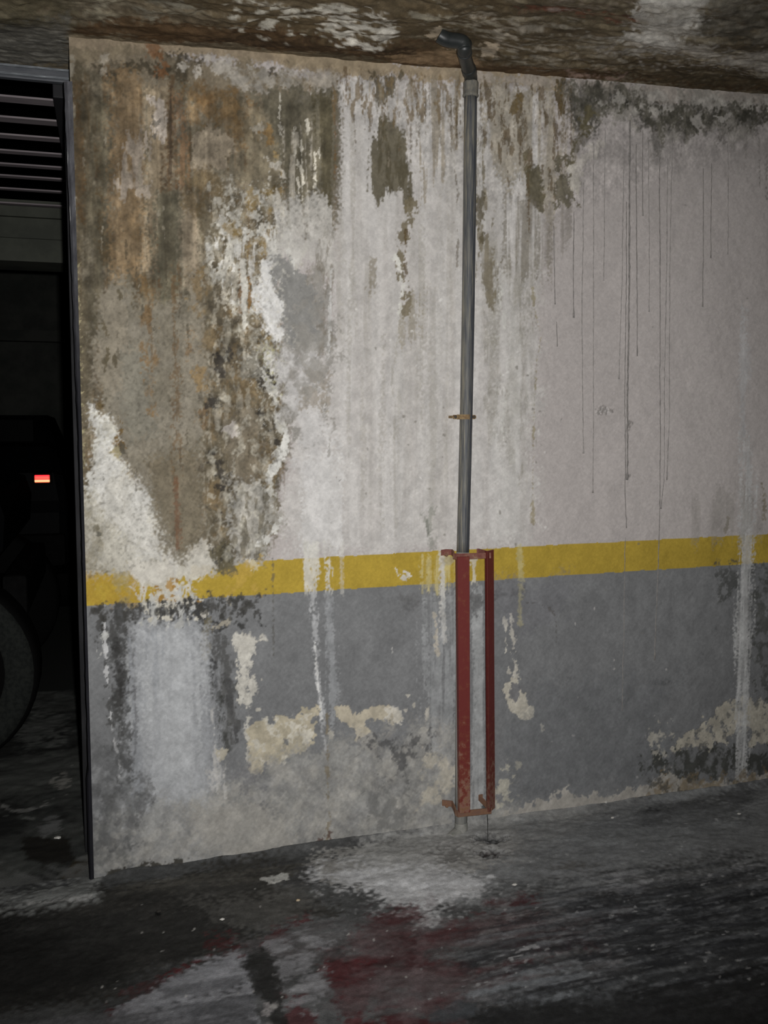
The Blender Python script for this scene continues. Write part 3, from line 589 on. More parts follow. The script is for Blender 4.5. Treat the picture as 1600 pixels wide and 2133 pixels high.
patch1 = [(530, 1507), (540, 1500), (556, 1496), (560, 1508), (572, 1510), (572, 1496), (598, 1492), (612, 1492), (630, 1487), (630, 1478), (662, 1473), (664, 1490), (652, 1495), (650, 1505), (662, 1504), (658, 1530), (648, 1540), (654, 1552), (636, 1560), (606, 1580), (580, 1592), (548, 1592), (546, 1612), (530, 1618), (520, 1600), (524, 1570), (516, 1545), (512, 1520)]
P_(patch1, (172, 164, 144), .97, 3, 5, 'c', h=-.001, j=.14)
P_(patch1, (196, 192, 180), .8, 6, 6, 'c', .25, 'c', ce=.2)
P_([(592, 1540), (602, 1544), (600, 1555), (590, 1550)], (112, 112, 112), .95, 3, 3, 'c')
patch2 = [(700, 1474), (712, 1470), (724, 1472), (730, 1480), (744, 1492), (754, 1478), (764, 1473), (790, 1474), (812, 1468), (832, 1478), (838, 1498), (826, 1510), (806, 1500), (780, 1500), (765, 1502), (768, 1524), (756, 1532), (742, 1541), (734, 1518), (716, 1508), (704, 1500)]
P_(patch2, (176, 168, 150), .97, 3, 5, 'c', h=-.001, j=.12)
P_([(800, 1472), (838, 1480), (834, 1508), (806, 1500)], (196, 192, 182), .8, 4, 5, 'c', .6, 'c')
P_([(446, 1560), (470, 1565), (468, 1585), (452, 1580)], (176, 170, 154), .9, 4, 5, 'c')
for x, y, rx, ry in ((541, 1478, 5, 4), (690, 1530, 6, 8), (845, 1478, 4, 4), (760, 1545, 5, 4), (862, 1470, 2, 5), (850, 1448, 4, 3), (545, 1416, 2, 4), (890, 1490, 4, 16), (880, 1520, 8, 5)):
    B_(x, y, rx, ry, (178, 174, 164), .9, .6, .5, 'c', .85, 'c')
# lower third, weathered concrete
low = [(520, 1600), (640, 1570), (700, 1540), (770, 1530), (955, 1530), (955, 1700), (1100, 1690), (1100, 1760), (850, 1775), (640, 1800), (200, 1830), (190, 1740), (300, 1690), (480, 1640)]
P_(low, (146, 145, 141), .75, 60, 26, 'b')
P_(low, (164, 161, 154), .6, 40, 26, 'b', .45, 'L', ce=.6)
P_(low, (120, 120, 120), .5, 36, 24, 'c', .40, 'c', ce=.6)
S.tone(low, 40, L=.10, c=.07, f=.06)
P_([(770, 1535), (880, 1530), (880, 1580), (850, 1625), (800, 1600), (770, 1570)], (86, 86, 86), .85, 26, 22, 'c', .52, 'c', ce=.35)
P_([(860, 1590), (955, 1580), (955, 1660), (880, 1680)], (178, 172, 158), .75, 26, 20, 'b', .6, 'L', ce=.3)
P_([(760, 1660), (850, 1640), (850, 1720), (780, 1740)], (112, 112, 110), .7, 24, 20, 'b', .6, 'c', ce=.35)
P_([(1030, 1590), (1080, 1590), (1075, 1660), (1032, 1680)], (178, 174, 160), .8, 10, 14, 'c', .32, 'c', ce=.2)
P_([(190, 1620), (280, 1600), (320, 1660), (280, 1760), (200, 1760)], (100, 100, 100), .7, 26, 22, 'b', .5, 'c', ce=.35)
P_([(190, 1600), (250, 1600), (260, 1680), (196, 1700)], (142, 143, 144), .65, 20, 16, 'c', .5, 'c', ce=.3)
P_([(470, 1600), (540, 1600), (560, 1660), (500, 1680)], (112, 112, 114), .6, 20, 18, 'c', .5, 'c', ce=.35)
P_([(440, 1580), (470, 1590), (472, 1650), (448, 1660)], (184, 182, 178), .7, 14, 12, 'k', .55, 'k', ce=.3)
A_([(682, 1490, 2), (683, 1600, 2.5), (684, 1700, 3), (682, 1760, 4)], (122, 112, 92), .7, 4, 3, 'c', .8, 'k')
P_([(664, 1775), (672, 1750), (684, 1742), (700, 1765), (704, 1785), (660, 1795)], (86, 68, 62), .85, 6, 10, 'c', .8, 'c')
P_([(380, 1690), (470, 1660), (620, 1700), (600, 1790), (400, 1800)], (160, 157, 150), .6, 40, 20, 'b')
# right of the pipe: blistered lines and peels
A_([(1047, 1256, 3), (1052, 1300, 3), (1054, 1350, 3), (1062, 1400, 3)], (186, 182, 172), .9, 3, 4, 'c', .85, 'k', h=.0008)
A_([(1060, 1262, 2), (1066, 1300, 3), (1072, 1360, 4), (1074, 1410, 4)], (186, 182, 172), .9, 3, 4, 'c', .75, 'k', h=.0008)
peel = [(1062, 1416), (1072, 1408), (1080, 1416), (1084, 1436), (1096, 1446), (1100, 1468), (1116, 1482), (1112, 1500), (1098, 1506), (1086, 1500), (1070, 1486), (1062, 1470), (1056, 1460), (1050, 1430)]
P_(peel, (182, 177, 164), .97, 3, 5, 'c', h=-.001)
P_([(1068, 1424), (1078, 1430), (1084, 1450), (1074, 1464), (1064, 1450)], (116, 116, 118), .95, 3, 4, 'c')
A_([(1128, 1505, 1), (1130, 1520, 2)], (180, 176, 166), .85, 2, 2, 'c')
P_([(1030, 1218), (1180, 1206), (1170, 1300), (1040, 1310)], (108, 108, 112), .4, 30, 14)
A_([(1095, 1256, 1), (1120, 1256, 1), (1145, 1266, 1.2), (1158, 1285, 1), (1160, 1338, 1.2)], (88, 86, 84), .75, 2, 2, 'c')
for x, y, rx, ry in ((1232, 1485, 9, 12), (1300, 1463, 14, 8), (1182, 1412, 8, 3), (1492, 1305, 3, 14), (1460, 1363, 7, 3), (1125, 1640, 12, 9), (1380, 1420, 20, 6)):
    B_(x, y, rx, ry, (86, 87, 88), .6, 1.2, .6, 'c', .7, 'c')
P_([(1140, 1420), (1400, 1400), (1380, 1620), (1080, 1660), (1060, 1540)], (104, 106, 108), .5, 50, 20)
# right edge: lime run with mould flanks, big peel, black foot
P_([(1500, 1185), (1545, 1178), (1545, 1240), (1520, 1260), (1496, 1230)], (78, 79, 77), .8, 16, 16, 'c', .5, 'c', ce=.35)
P_([(1568, 1186), (1640, 1176), (1640, 1520), (1600, 1480), (1570, 1380)], (82, 83, 80), .85, 16, 16, 'c', .5, 'c', ce=.35)
foot = [(1365, 1570), (1430, 1560), (1480, 1545), (1560, 1560), (1640, 1550), (1640, 1600), (1570, 1622), (1470, 1615), (1420, 1640), (1370, 1625), (1345, 1600)]
P_(foot, (66, 67, 63), .9, 20, 22, 'c', .78, 'c', ce=.4)
peel2 = [(1395, 1556), (1408, 1540), (1426, 1524), (1450, 1516), (1468, 1500), (1486, 1492), (1498, 1474), (1520, 1464), (1536, 1448), (1552, 1460), (1575, 1452), (1600, 1462), (1640, 1450), (1640, 1530), (1590, 1546), (1566, 1550), (1560, 1526), (1546, 1512), (1530, 1530), (1512, 1548), (1488, 1552), (1470, 1560), (1440, 1558), (1420, 1566)]
P_(peel2, (172, 167, 154), .95, 4, 9, 'c', .92, 'c', ce=.15, h=-.001)
P_(peel2, (100, 100, 98), .8, 8, 8, 'c', .2, 'c', ce=.2)
P_([(1350, 1530), (1392, 1500), (1396, 1560), (1360, 1570)], (172, 168, 158), .85, 10, 14, 'c', .35, 'c', ce=.2)
run = [(1550, 640, 4), (1551, 700, 5), (1552, 760, 10), (1552, 790, 10), (1546, 830, 4), (1550, 900, 6), (1556, 960, 10), (1560, 1020, 12), (1557, 1100, 14), (1556, 1180, 15), (1552, 1300, 17), (1547, 1400, 14), (1546, 1480, 12), (1548, 1560, 12), (1546, 1640, 10)]
A_(run[:6], (184, 185, 186), .5, 10, 4, 't')
A_(run[5:], (182, 182, 181), .78, 12, 5, 't', .95, 't', ce=.4)
A_(run[7:], (196, 197, 196), .6, 12, 8, 't', .5, 't', ce=.35)
P_([(1440, 1060), (1530, 1000), (1590, 1040), (1600, 1120), (1440, 1130)], (142, 138, 132), .45, 30, 20, 's', .5, 's', ce=.4)
A_([(1518, 1080, 2), (1512, 1110, 2)], (124, 118, 106), .7, 4, 3, 'c'); A_([(1588, 1010, 2), (1594, 1080, 3)], (120, 112, 92), .7, 4, 3, 'c')
# foot of the wall, right
base2 = [(1040, 1700), (1090, 1680), (1120, 1668), (1155, 1664), (1168, 1646), (1180, 1642), (1196, 1652), (1230, 1654), (1262, 1656), (1285, 1652), (1330, 1640), (1370, 1618), (1390, 1604), (1420, 1622), (1460, 1630), (1520, 1626), (1640, 1604), (1640, 1650), (1300, 1720), (1040, 1760)]
P_(base2, (158, 154, 147), .95, 5, 9, 'c', h=.0012)
P_([(1370, 1620), (1640, 1610), (1640, 1660), (1300, 1700)], (122, 108, 84), .7, 14, 14, 'c', .55, 'c', ce=.35)
P_([(1360, 1630), (1440, 1620), (1430, 1650), (1360, 1650)], (78, 76, 70), .75, 12, 14, 'c', .55, 'c', ce=.3)
# damp dark strip along the foot, left
damp = [(205, 1842), (230, 1826), (262, 1812), (300, 1804), (345, 1802), (358, 1796), (392, 1798), (420, 1806), (450, 1798), (500, 1794), (530, 1802), (545, 1812), (590, 1806), (630, 1790), (665, 1784), (715, 1778), (730, 1790), (540, 1850), (205, 1870)]
P_([(x, y-(5 if k < 17 else 0)) for k, (x, y) in enumerate(damp)], (60, 58, 53), .95, 5, 7, 'c')
P_([(640, 1790), (670, 1766), (700, 1764), (712, 1780), (660, 1798)], (72, 50, 46), .8, 6, 8, 'c', .7, 'c')
# old repair stubs at the guard's top and bottom
P_([(918, 1162), (945, 1160), (944, 1172), (920, 1176)], (150, 144, 128), .6, 5, 4, 'c')
P_([(1004, 1664), (1014, 1672), (1013, 1692), (1004, 1682)], (70, 74, 74), .9, 3, 3, 'c')

# fine dark scratches and specks through the brown field and beneath the ceiling
rng = np.random.default_rng(17)
for k in range(90):
    x, y = rng.uniform(170, 690), rng.uniform(180, 980)
    if x > 560 and y > 480: continue
    A_([(x, y, .8), (x+rng.normal(0, 1.5), y+rng.uniform(8, 34), 1.3), (x+rng.normal(0, 2), y+rng.uniform(36, 70), .6)], (74, 68, 56) if k % 3 else (150, 142, 126), .6, 2.5, 2, 'c', .8, 'c', ce=.4)
for k in range(60):
    x, y = rng.uniform(700, 1190), rng.uniform(150, 250)
    A_([(x, y, .8), (x+rng.normal(0, .8), y+rng.uniform(10, 40), 1.4), (x+rng.normal(0, 1), y+rng.uniform(40, 130), .5)], (92, 80, 60) if k % 3 else (120, 112, 98), .65, 2.5, 1.5, 'c', .7, 'k', ce=.4)
P_(field, (64, 60, 50), .45, 8, 8, 'c', .08, 'f', ce=.4)
P_(belt, (186, 182, 168), .6, 10, 8, 'c', .07, 'c', ce=.3)
P_([(440, 380), (600, 380), (610, 720), (560, 1000), (500, 700)], (204, 201, 190), .5, 14, 10, 'c', .10, 'f', ce=.35)
P_([(140, 130), (200, 130), (200, 560), (175, 1000), (150, 1000)], (70, 64, 52), .6, 20, 10, 'c', .35, 'k', ce=.5)
P_([(185, 1560), (275, 1560), (300, 1700), (260, 1800), (190, 1820)], (86, 87, 87), .6, 40, 20, 'b', .7, 'c', ce=.6)  # low left corner darkened, light falloff put into the colour
everywhere = [(-400, -400), (2600, -400), (2600, 2600), (-400, 2600)]
S.tone(everywhere, 2, w=.05, f=.035, c=.03)
S.tone(field, 20, c=.07, f=.06, k=.05, w=.05, L=.05)
S.tone([(142, 60), (1640, 180), (1640, 300), (1160, 480), (1000, 440), (690, 240), (142, 240)], 40, c=.14, f=.12, k=.08)
S.tone(belt, 12, c=.22, L=.18, f=.08, w=.05)
S.tone([(165, 1262), (1640, 1170), (1640, 1660), (165, 1860)], 20, L=.05, c=.05, f=.05)
# relief: worn plaster waves and grain
S.Y = -(S.h*1.0 + (S.N['a']-.5)*.006 + (S.N['c']-.5)*.0006)
M_WALL = pigment_mat('stained_plaster', .10, 260, .35, 330)
_v, _q, _c = S.mesh()
def quad(a, b, c, d, rgb): return (np.array([a, b, c, d], float), np.array([[0, 1, 2, 3]]), np.array([col(rgb)]*4))
X1, Z0, Z1 = xs[-1], zs[0], zs[-1]
wall = grid_object('wall_front', [(_v, _q, _c),
    quad((X1, 0, Z0), (4.2, 0, Z0), (4.2, 0, Z1), (X1, 0, Z1), (150, 146, 143)),
    quad((XL, 0, Z0), (XL, 0, Z1), (XL, .16, Z1), (XL, .16, Z0), (110, 108, 104)),
    quad((XL, .16, Z0), (XL, .16, Z1), (4.2, .16, Z1), (4.2, .16, Z0), (70, 70, 68))], M_WALL)

# paint and lime runs that stand proud on the right field: one ridge each
M_DRIP = plain_mat('paint_run', (128, 124, 121), (152, 148, 145), (60, 60, 60), bump=.2, rough=.8)
M_DRIPD = plain_mat('shaded_paint_run', (112, 109, 106), (134, 130, 127), (60, 60, 60), bump=.3, rough=.9)  # run colours kept darker than the wall, ridge shading painted in
rng = np.random.default_rng(11)
def drip(pts, rad, m):
    bm = bmesh.new(); P = []
    for (xa, ya), (xb, yb) in zip(pts, pts[1:]):
        n = max(2, int(abs(yb-ya)/9))
        for k in range(n): P.append((xa+(xb-xa)*k/n+rng.normal(0, .25), ya+(yb-ya)*k/n))
    P.append(pts[-1]); rows = []
    ix = lambda x, z: (min(len(zs)-1, max(0, int((z-zs[0])/CELL))), min(len(xs)-1, max(0, int((x-xs[0])/CELL))))
    for k, (x, y) in enumerate(P):
        q = onY(x, y); t = k/(len(P)-1); r = 1.3*rad*(.65+.5*rng.random())*(1.0 if k < len(P)-2 else 1.7)*(.5 if k == 0 else 1)
        y0 = S.Y[ix(q[0], q[2])]
        rows.append([bm.verts.new((q[0]+r*a, y0-b*r-.0003, q[2])) for a, b in ((-1, -.3), (-.55, .55), (0, .8), (.55, .55), (1, -.3))])
    for a, b in zip(rows, rows[1:]):
        for k in range(4): bm.faces.new((a[k], a[k+1], b[k+1], b[k]))
    bm.faces.new(rows[-1]); bm.faces.new(rows[0][::-1])
    return obj('paint_run', bm, m, wall, True)
for pts, r, d in (([(1154, 470), (1157, 634)], .0014, 1), ([(1160, 670), (1162, 722)], .0014, 1), ([(1196, 440), (1195, 560), (1196, 662)], .0016, 1),
                  ([(1216, 380), (1213, 640), (1214, 760), (1216, 945)], .0018, 0), ([(1236, 300), (1237, 640), (1237, 900), (1235, 1027)], .0018, 0),
                  ([(1261, 270), (1258, 585)], .0016, 0), ([(1301, 300), (1296, 560), (1290, 790)], .0016, 0), ([(1313, 250), (1312, 420), (1309, 700), (1306, 1000)], .0030, 1),
                  ([(1306, 420), (1303, 700), (1302, 1000), (1305, 1100)], .0015, 1), ([(1326, 300), (1326, 600), (1327, 742)], .0017, 1), ([(1340, 270), (1339, 450)], .0015, 1),
                  ([(1352, 290), (1352, 500), (1351, 650)], .0015, 0), ([(1375, 300), (1374, 640), (1375, 900), (1373, 1130), (1363, 1375)], .0016, 1),
                  ([(1392, 330), (1385, 700), (1382, 1000), (1376, 1060)], .0017, 0), ([(1402, 290), (1394, 560), (1394, 860), (1388, 1000)], .0017, 0),
                  ([(1466, 350), (1464, 540), (1463, 640)], .0014, 1), ([(1484, 340), (1480, 470), (1480, 538)], .0014, 1), ([(1517, 300), (1516, 420), (1516, 530)], .0015, 0),
                  ([(1303, 1120), (1300, 1300), (1296, 1480)], .0011, 1)):
    drip(pts, r, M_DRIPD if d else M_DRIP)

# ---------------------------------------------------------------- floor: dusty painted concrete
FC = .005
fx = np.arange(-1.15, 2.75, FC); fy = np.arange(-1.45, .036, FC)
FX, FY = np.meshgrid(fx, fy)
G = Sheet(FX, FY, floor_z(FX), FC, {
    'a': (.5, .25, 6, 21), 'b': (.16, .07, 5, 22), 'c': (.04, .025, 4, 23), 'f': (.010, .007, 2, 24),
    's': (.6, .03, 5, 25), 't': (.25, .014, 4, 26), 'L': (.12, .08, 6, 28), 'k': (.05, .012, 4, 29)}, col((78, 79, 79)))
Q_, E_, D_ = G.poly, G.path, G.blot
everything = [(-900, 1500), (2600, 1500), (2600, 2600), (-900, 2600)]
Q_(everything, (104, 105, 106), .8, 5, 0, 'a', .45, 'a', ce=.4)
Q_(everything, (60, 60, 60), .7, 5, 0, 'a', .35, 'b', ce=.4)
# dust along the wall, right
Q_([(1000, 1720), (1300, 1660), (1700, 1600), (1700, 1800), (1400, 1800), (1150, 1850), (950, 1880)], (130, 132, 133), .88, 50, 20)
Q_([(640, 1790), (860, 1760), (1080, 1700), (1100, 1780), (1000, 1800), (900, 1830), (700, 1840)], (150, 149, 146), .9, 26, 18, 'b')
Q_([(700, 1800), (900, 1770), (960, 1800), (1010, 1830), (960, 1880), (890, 1920), (850, 1905), (800, 1880), (700, 1850), (660, 1830)], (188, 189, 191), .9, 34, 18, 'b')
Q_([(1060, 1830), (1250, 1740), (1400, 1760), (1300, 1830), (1100, 1900)], (120, 122, 124), .6, 40, 20, 'b', .5, 'L', ce=.4)
Q_([(1350, 1690), (1560, 1650), (1560, 1700), (1400, 1720)], (84, 85, 86), .7, 24, 16)
Q_([(1330, 1700), (1400, 1688), (1402, 1706), (1345, 1716)], (46, 46, 48), .8, 10, 8)
Q_([(1480, 1790), (1640, 1770), (1640, 1850), (1560, 1820)], (176, 177, 180), .7, 16, 18, 'b', .4, 'k', ce=.3)
Q_([(1300, 1810), (1420, 1820), (1400, 1850), (1300, 1860), (1240, 1850)], (150, 151, 153), .7, 14, 16, 'b', .5, 'k', ce=.3)
Q_([(760, 1770), (900, 1735), (1000, 1715), (1180, 1680), (1240, 1700), (1160, 1760), (1040, 1800), (900, 1800)], (154, 154, 152), .85, 46, 16, 'b')
Q_([(1100, 1700), (1300, 1670), (1330, 1690), (1180, 1750)], (128, 128, 127), .7, 30, 16, 'b')
# dark damp stripe from the wall's foot out to the left front
Q_([(200, 1850), (520, 1800), (640, 1800), (560, 1860), (640, 1880), (700, 1900), (560, 1930), (480, 1960), (380, 2010), (240, 2060), (-50, 2110), (-50, 1890)], (58, 57, 54), .92, 26, 14, 'b')
Q_([(-50, 1900), (300, 1890), (500, 1860), (640, 1890), (480, 1950), (250, 2040), (-50, 2090)], (44, 44, 43), .7, 40, 20, 'b')
Q_([(-50, 1930), (260, 1960), (230, 2060), (-50, 2120)], (34, 34, 33), .7, 60, 20, 'b')  # left front darkened further, flash falloff painted into the floor
Q_([(240, 1850), (520, 1820), (640, 1805), (600, 1830), (400, 1850), (260, 1862)], (84, 82, 77), .6, 12, 8, 's')
Q_([(400, 1880), (620, 1850), (660, 1880), (560, 1930), (480, 1930)], (92, 91, 88), .65, 34, 16)
Q_([(545, 1830), (566, 1822), (600, 1822), (598, 1832), (560, 1840)], (176, 176, 172), .95, 4, 4, 'c')
Q_([(650, 1800), (700, 1794), (690, 1812), (660, 1812)], (128, 126, 122), .7, 8, 8)
Q_([(720, 1790), (800, 1762), (930, 1742), (1000, 1736), (1060, 1726), (1180, 1690), (1200, 1720), (1080, 1770), (960, 1800), (800, 1806)], (148, 148, 146), .8, 44, 14, 'b')
Q_([(1080, 1720), (1300, 1680), (1500, 1690), (1440, 1780), (1180, 1820), (1040, 1830)], (116, 118, 119), .65, 60, 16, 'b')
# red paint
RED = (84, 42, 44)
Q_([(200, 2110), (300, 2050), (400, 2000), (480, 1965), (500, 1990), (400, 2010), (330, 2050), (300, 2110), (220, 2140)], RED, .9, 14, 14, 'b', .85, 'L', ce=.4)
Q_([(430, 1960), (500, 1935), (520, 1960), (470, 1985)], (80, 44, 45), .7, 14, 12, 'b', .75, 'c')
Q_([(560, 1930), (640, 1905), (660, 1915), (600, 1950), (560, 1960)], (80, 42, 44), .8, 16, 14, 'b', .75, 'L', ce=.4)
Q_([(690, 1940), (760, 1920), (1060, 1880), (1300, 1890), (1360, 1960), (1100, 2020), (980, 2100), (960, 2300), (700, 2300), (720, 2120), (680, 2040)], (78, 45, 47), .8, 40, 24, 'b', .75, 'L', ce=.4)
Q_([(680, 1990), (760, 1990), (790, 2060), (760, 2140), (700, 2120)], (82, 38, 41), .8, 18, 16, 'b')
Q_([(780, 2080), (960, 2060), (960, 2300), (780, 2300)], (80, 38, 41), .8, 30, 20, 'b', .8, 'c', ce=.4)
Q_([(590, 2080), (640, 2070), (700, 2300), (600, 2300)], (88, 48, 51), .8, 20, 16, 'b', .7, 'L')
Q_([(480, 1975), (640, 1920), (900, 1890), (1300, 1890), (1300, 2080), (900, 2160), (700, 2100)], (100, 96, 97), .6, 30, 20, 'c', .40, 'b', ce=.6)
Q_([(1000, 1880), (1400, 1880), (1300, 2060), (950, 2120)], (140, 138, 139), .55, 24, 20, 'c', .14, 'k', ce=.3)
# lime-white scuffed sheets in front
Q_([(340, 2050), (400, 2010), (480, 1985), (505, 1990), (520, 2030), (530, 2080), (540, 2140), (250, 2180), (240, 2100)], (146, 147, 152), .85, 14, 12, 'b')
Q_([(340, 2050), (505, 1990), (530, 2080), (540, 2300), (250, 2300)], (96, 97, 100), .7, 14, 12, 's', .42, 's', ce=.35)
Q_([(100, 2120), (330, 2090), (520, 2060), (560, 2300), (100, 2300)], (84, 85, 88), .75, 20, 14, 's', .7, 'b', ce=.4)
E_([(330, 2095, 5), (430, 2070, 7), (500, 2052, 5)], (48, 48, 48), .8, 10, 7, 'b')
Q_([(560, 1960), (640, 1930), (690, 1950), (690, 2060), (660, 2110), (600, 2080), (570, 2020)], (136, 136, 139), .8, 20, 16, 'b', .75, 'c', ce=.35)
Q_([(510, 1980), (556, 1960), (566, 2020), (600, 2090), (620, 2180), (560, 2180), (550, 2090), (530, 2040)], (48, 48, 47), .9, 12, 12, 'b')
E_([(555, 2090, 6), (560, 2140, 8), (580, 2300, 10)], (150, 146, 146), .7, 8, 7, 'c', .7, 'c')
D_(572, 2096, 8, 6, (186, 184, 182), .8, .8, .4, 'c')
Q_([(-50, 2150), (300, 2110), (360, 2300), (-50, 2300)], (96, 96, 98), .7, 24, 16, 's', .6, 's', ce=.4)
E_([(895, 1870, 8), (880, 1960, 10), (850, 2140, 16)], (120, 108, 110), .3, 16, 6, 'c')
# tyre scuffs fanning to the right
fan = [(950, 1960), (1100, 1880), (1250, 1830), (1640, 1790), (1640, 2120), (1300, 2100), (1000, 2080)]
Q_([(1180, 1880), (1640, 1830), (1640, 2300), (1000, 2300), (980, 2110), (1300, 2010)], (62, 64, 66), .8, 60, 30)
Q_(fan, (46, 47, 50), .7, 44, 20, 't', .42, 's', ce=.5)
Q_(fan, (112, 115, 119), .5, 44, 20, 't', .28, 't', ce=.45)
Q_(fan, (150, 153, 156), .5, 44, 20, 'f', .10, 'k', ce=.3)
for (xa, ya), (xb, yb), ww in (((1040, 1925), (1640, 1800), 5), ((1100, 1945), (1640, 1845), 6), ((1180, 1955), (1640, 1885), 7), ((1150, 1985), (1640, 1910), 8), ((1220, 2000), (1640, 1955), 9)):
    E_([(xa, ya, ww), ((xa+xb)/2, (ya+yb)/2+4, ww+1), (xb, yb, ww)], (44, 45, 48), .6, 10, 5, 't', .75, 'k', ce=.5)
    E_([(xa, ya-14, 3), (xb, yb-15, 4)], (112, 114, 118), .45, 8, 5, 't', .5, 'k', ce=.4)
Q_([(960, 2060), (1080, 2030), (1230, 2040), (1200, 2090), (1000, 2110)], (122, 126, 130), .75, 20, 16, 'b', .6, 't', ce=.3)
Q_([(900, 2090), (980, 2050), (1000, 2100), (960, 2300), (890, 2300)], (72, 76, 80), .7, 20, 14, 's', .7, 's', ce=.35)
Q_([(1000, 2090), (1700, 2020), (1700, 2600), (1000, 2600)], (42, 42, 42), .75, 40, 20)  # right front corner darkened, flash vignette put into the floor colour
E_([(1040, 2000, 14), (1120, 1985, 12)], (186, 186, 188), .6, 14, 10, 'c', .3, 'k', ce=.15)
# two drain pits and scuffs in front of the pipe
HOLES = []
for x, y, rx, ry, dep in ((1021, 1750, 24, 8, .016), (1020, 1779, 26, 8, .014), (940, 1782, 30, 14, .006), (1190, 1806, 30, 7, .002)):
    D_(x, y, rx, ry, (80, 81, 82) if dep > .01 else (104, 103, 101), .75, 1.3, .3, 'c', h=-dep*.9)
D_(1021, 1753, 15, 4, (44, 45, 47), .85, 1.4, .2, 'c'); D_(1020, 1780, 16, 4, (50, 44, 44), .85, 1.4, .2, 'c')
D_(690, 1985, 24, 12, (60, 58, 58), .6, 1.2, .4, 'b'); D_(328, 1905, 6, 4, (20, 20, 20), .9, .8, .4, 'c')
rng = np.random.default_rng(7)
for k in range(110):
    x, y = rng.uniform(850, 1600), rng.uniform(1690, 2080)
    E_([(x, y, .9), (x+rng.uniform(2, 8), y-rng.uniform(0, 2), .7)], (170, 171, 172), .6, 2, 1, 'f')
for k in range(40):
    x, y = rng.uniform(200, 900), rng.uniform(1850, 2130)
    D_(x, y, rng.uniform(1, 2.5), rng.uniform(1, 2), (180, 178, 174), .7, 1, .2, 'f')
# threshold ridge at the left
RID = [(-60, 1845), (60, 1848), (130, 1842), (180, 1828), (200, 1838), (196, 1868), (120, 1882), (40, 1890), (-60, 1900)]
Q_(RID, (138, 140, 138), .9, 26, 12, 'b', h=.006)
Q_(RID, (100, 101, 99), .5, 20, 10, 'b', .4, 'c', ce=.6)
E_([(60, 1886, 3), (120, 1880, 3), (190, 1874, 3)], (170, 170, 168), .7, 5, 4, 'c', .8, 'c')
G.tone([(-900, 1500), (2600, 1500), (2600, 2600), (-900, 2600)], 2, w=.10, f=.09, c=.10, k=.06, L=.08)
# built-up dirt against the wall
fill = np.clip((FY+.05)/.05, 0, 1)**2*.016*np.clip((FX-XL)/.1, 0, 1)
seam = np.where(FX < XL, np.clip((.03-FY)/.06, 0, 1), 1)
G.Z = G.Z + (G.h + (G.N['a']-.5)*.010 + (G.N['c']-.5)*.0022 + (G.N['f']-.5)*.0008)*seam + fill
M_FLOOR = pigment_mat('dusty_concrete', .20, 190, .55, 240, rough=.92, spec=.1)
_g = G.mesh()
# inside the bay, seen through the opening
BC = .009
bx = np.arange(-1.5, -.02, BC); by = np.arange(.03, 2.2, BC)
BX, BY = np.meshgrid(bx, by)
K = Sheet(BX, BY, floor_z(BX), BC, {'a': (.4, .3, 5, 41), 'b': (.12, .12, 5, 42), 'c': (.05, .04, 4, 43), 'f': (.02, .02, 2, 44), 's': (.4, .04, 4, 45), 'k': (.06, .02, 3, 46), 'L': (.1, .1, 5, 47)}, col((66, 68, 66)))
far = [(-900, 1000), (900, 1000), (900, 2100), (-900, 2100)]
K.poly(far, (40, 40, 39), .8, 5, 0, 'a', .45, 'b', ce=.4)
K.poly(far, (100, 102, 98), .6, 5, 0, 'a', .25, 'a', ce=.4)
K.poly([(120, 1608), (150, 1600), (150, 1640), (160, 1655), (140, 1650), (108, 1630)], (150, 148, 142), .8, 10, 10, 'c', .8, 'c')
K.path([(-10, 1672, 3), (30, 1690, 2.5), (80, 1688, 2.5), (110, 1664, 2)], (150, 150, 146), .75, 4, 4, 'c', .8, 'c')
K.path([(10, 1702, 3), (70, 1708, 3)], (124, 126, 122), .6, 6, 5, 'c', .7, 'c')
K.poly([(80, 1720), (120, 1700), (125, 1725), (95, 1745)], (120, 121, 120), .7, 10, 10, 'c', .6, 'c')
K.poly([(50, 1750), (130, 1745), (145, 1790), (90, 1800), (50, 1785)], (34, 31, 27), .85, 12, 10, 'b')
K.poly([(60, 1470), (130, 1490), (130, 1540), (60, 1560), (30, 1530)], (116, 118, 114), .6, 30, 14)
K.poly([(120, 1830), (150, 1800), (190, 1775), (196, 1800), (170, 1815), (140, 1840)], (58, 50, 34), .8, 8, 6, 'b')
K.path([(98, 1331, 3), (132, 1328, 2.5)], (18, 18, 18), .9, 3, 1, 'c')
K.poly([(-60, 1800), (60, 1836), (130, 1826), (190, 1790), (230, 1800), (230, 1860), (-60, 1890)], (112, 113, 111), .7, 30, 14, 'b')
K.Z = K.Z + ((K.N['a']-.5)*.01 + (K.N['c']-.5)*.003)*np.clip((BY-.03)/.08, 0, 1)
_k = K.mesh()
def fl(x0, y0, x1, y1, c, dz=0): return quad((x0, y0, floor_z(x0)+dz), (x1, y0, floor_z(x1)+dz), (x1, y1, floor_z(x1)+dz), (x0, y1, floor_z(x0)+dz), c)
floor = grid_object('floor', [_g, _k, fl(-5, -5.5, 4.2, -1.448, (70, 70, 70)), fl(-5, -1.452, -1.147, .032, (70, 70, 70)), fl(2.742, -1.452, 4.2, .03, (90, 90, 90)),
    fl(-5, .028, -1.497, 2.195, (60, 60, 60)), fl(-5, 2.19, 4.2, 9.0, (50, 52, 50)), fl(-.03, .026, 4.2, 2.2, (60, 60, 60), -.006)], M_FLOOR)

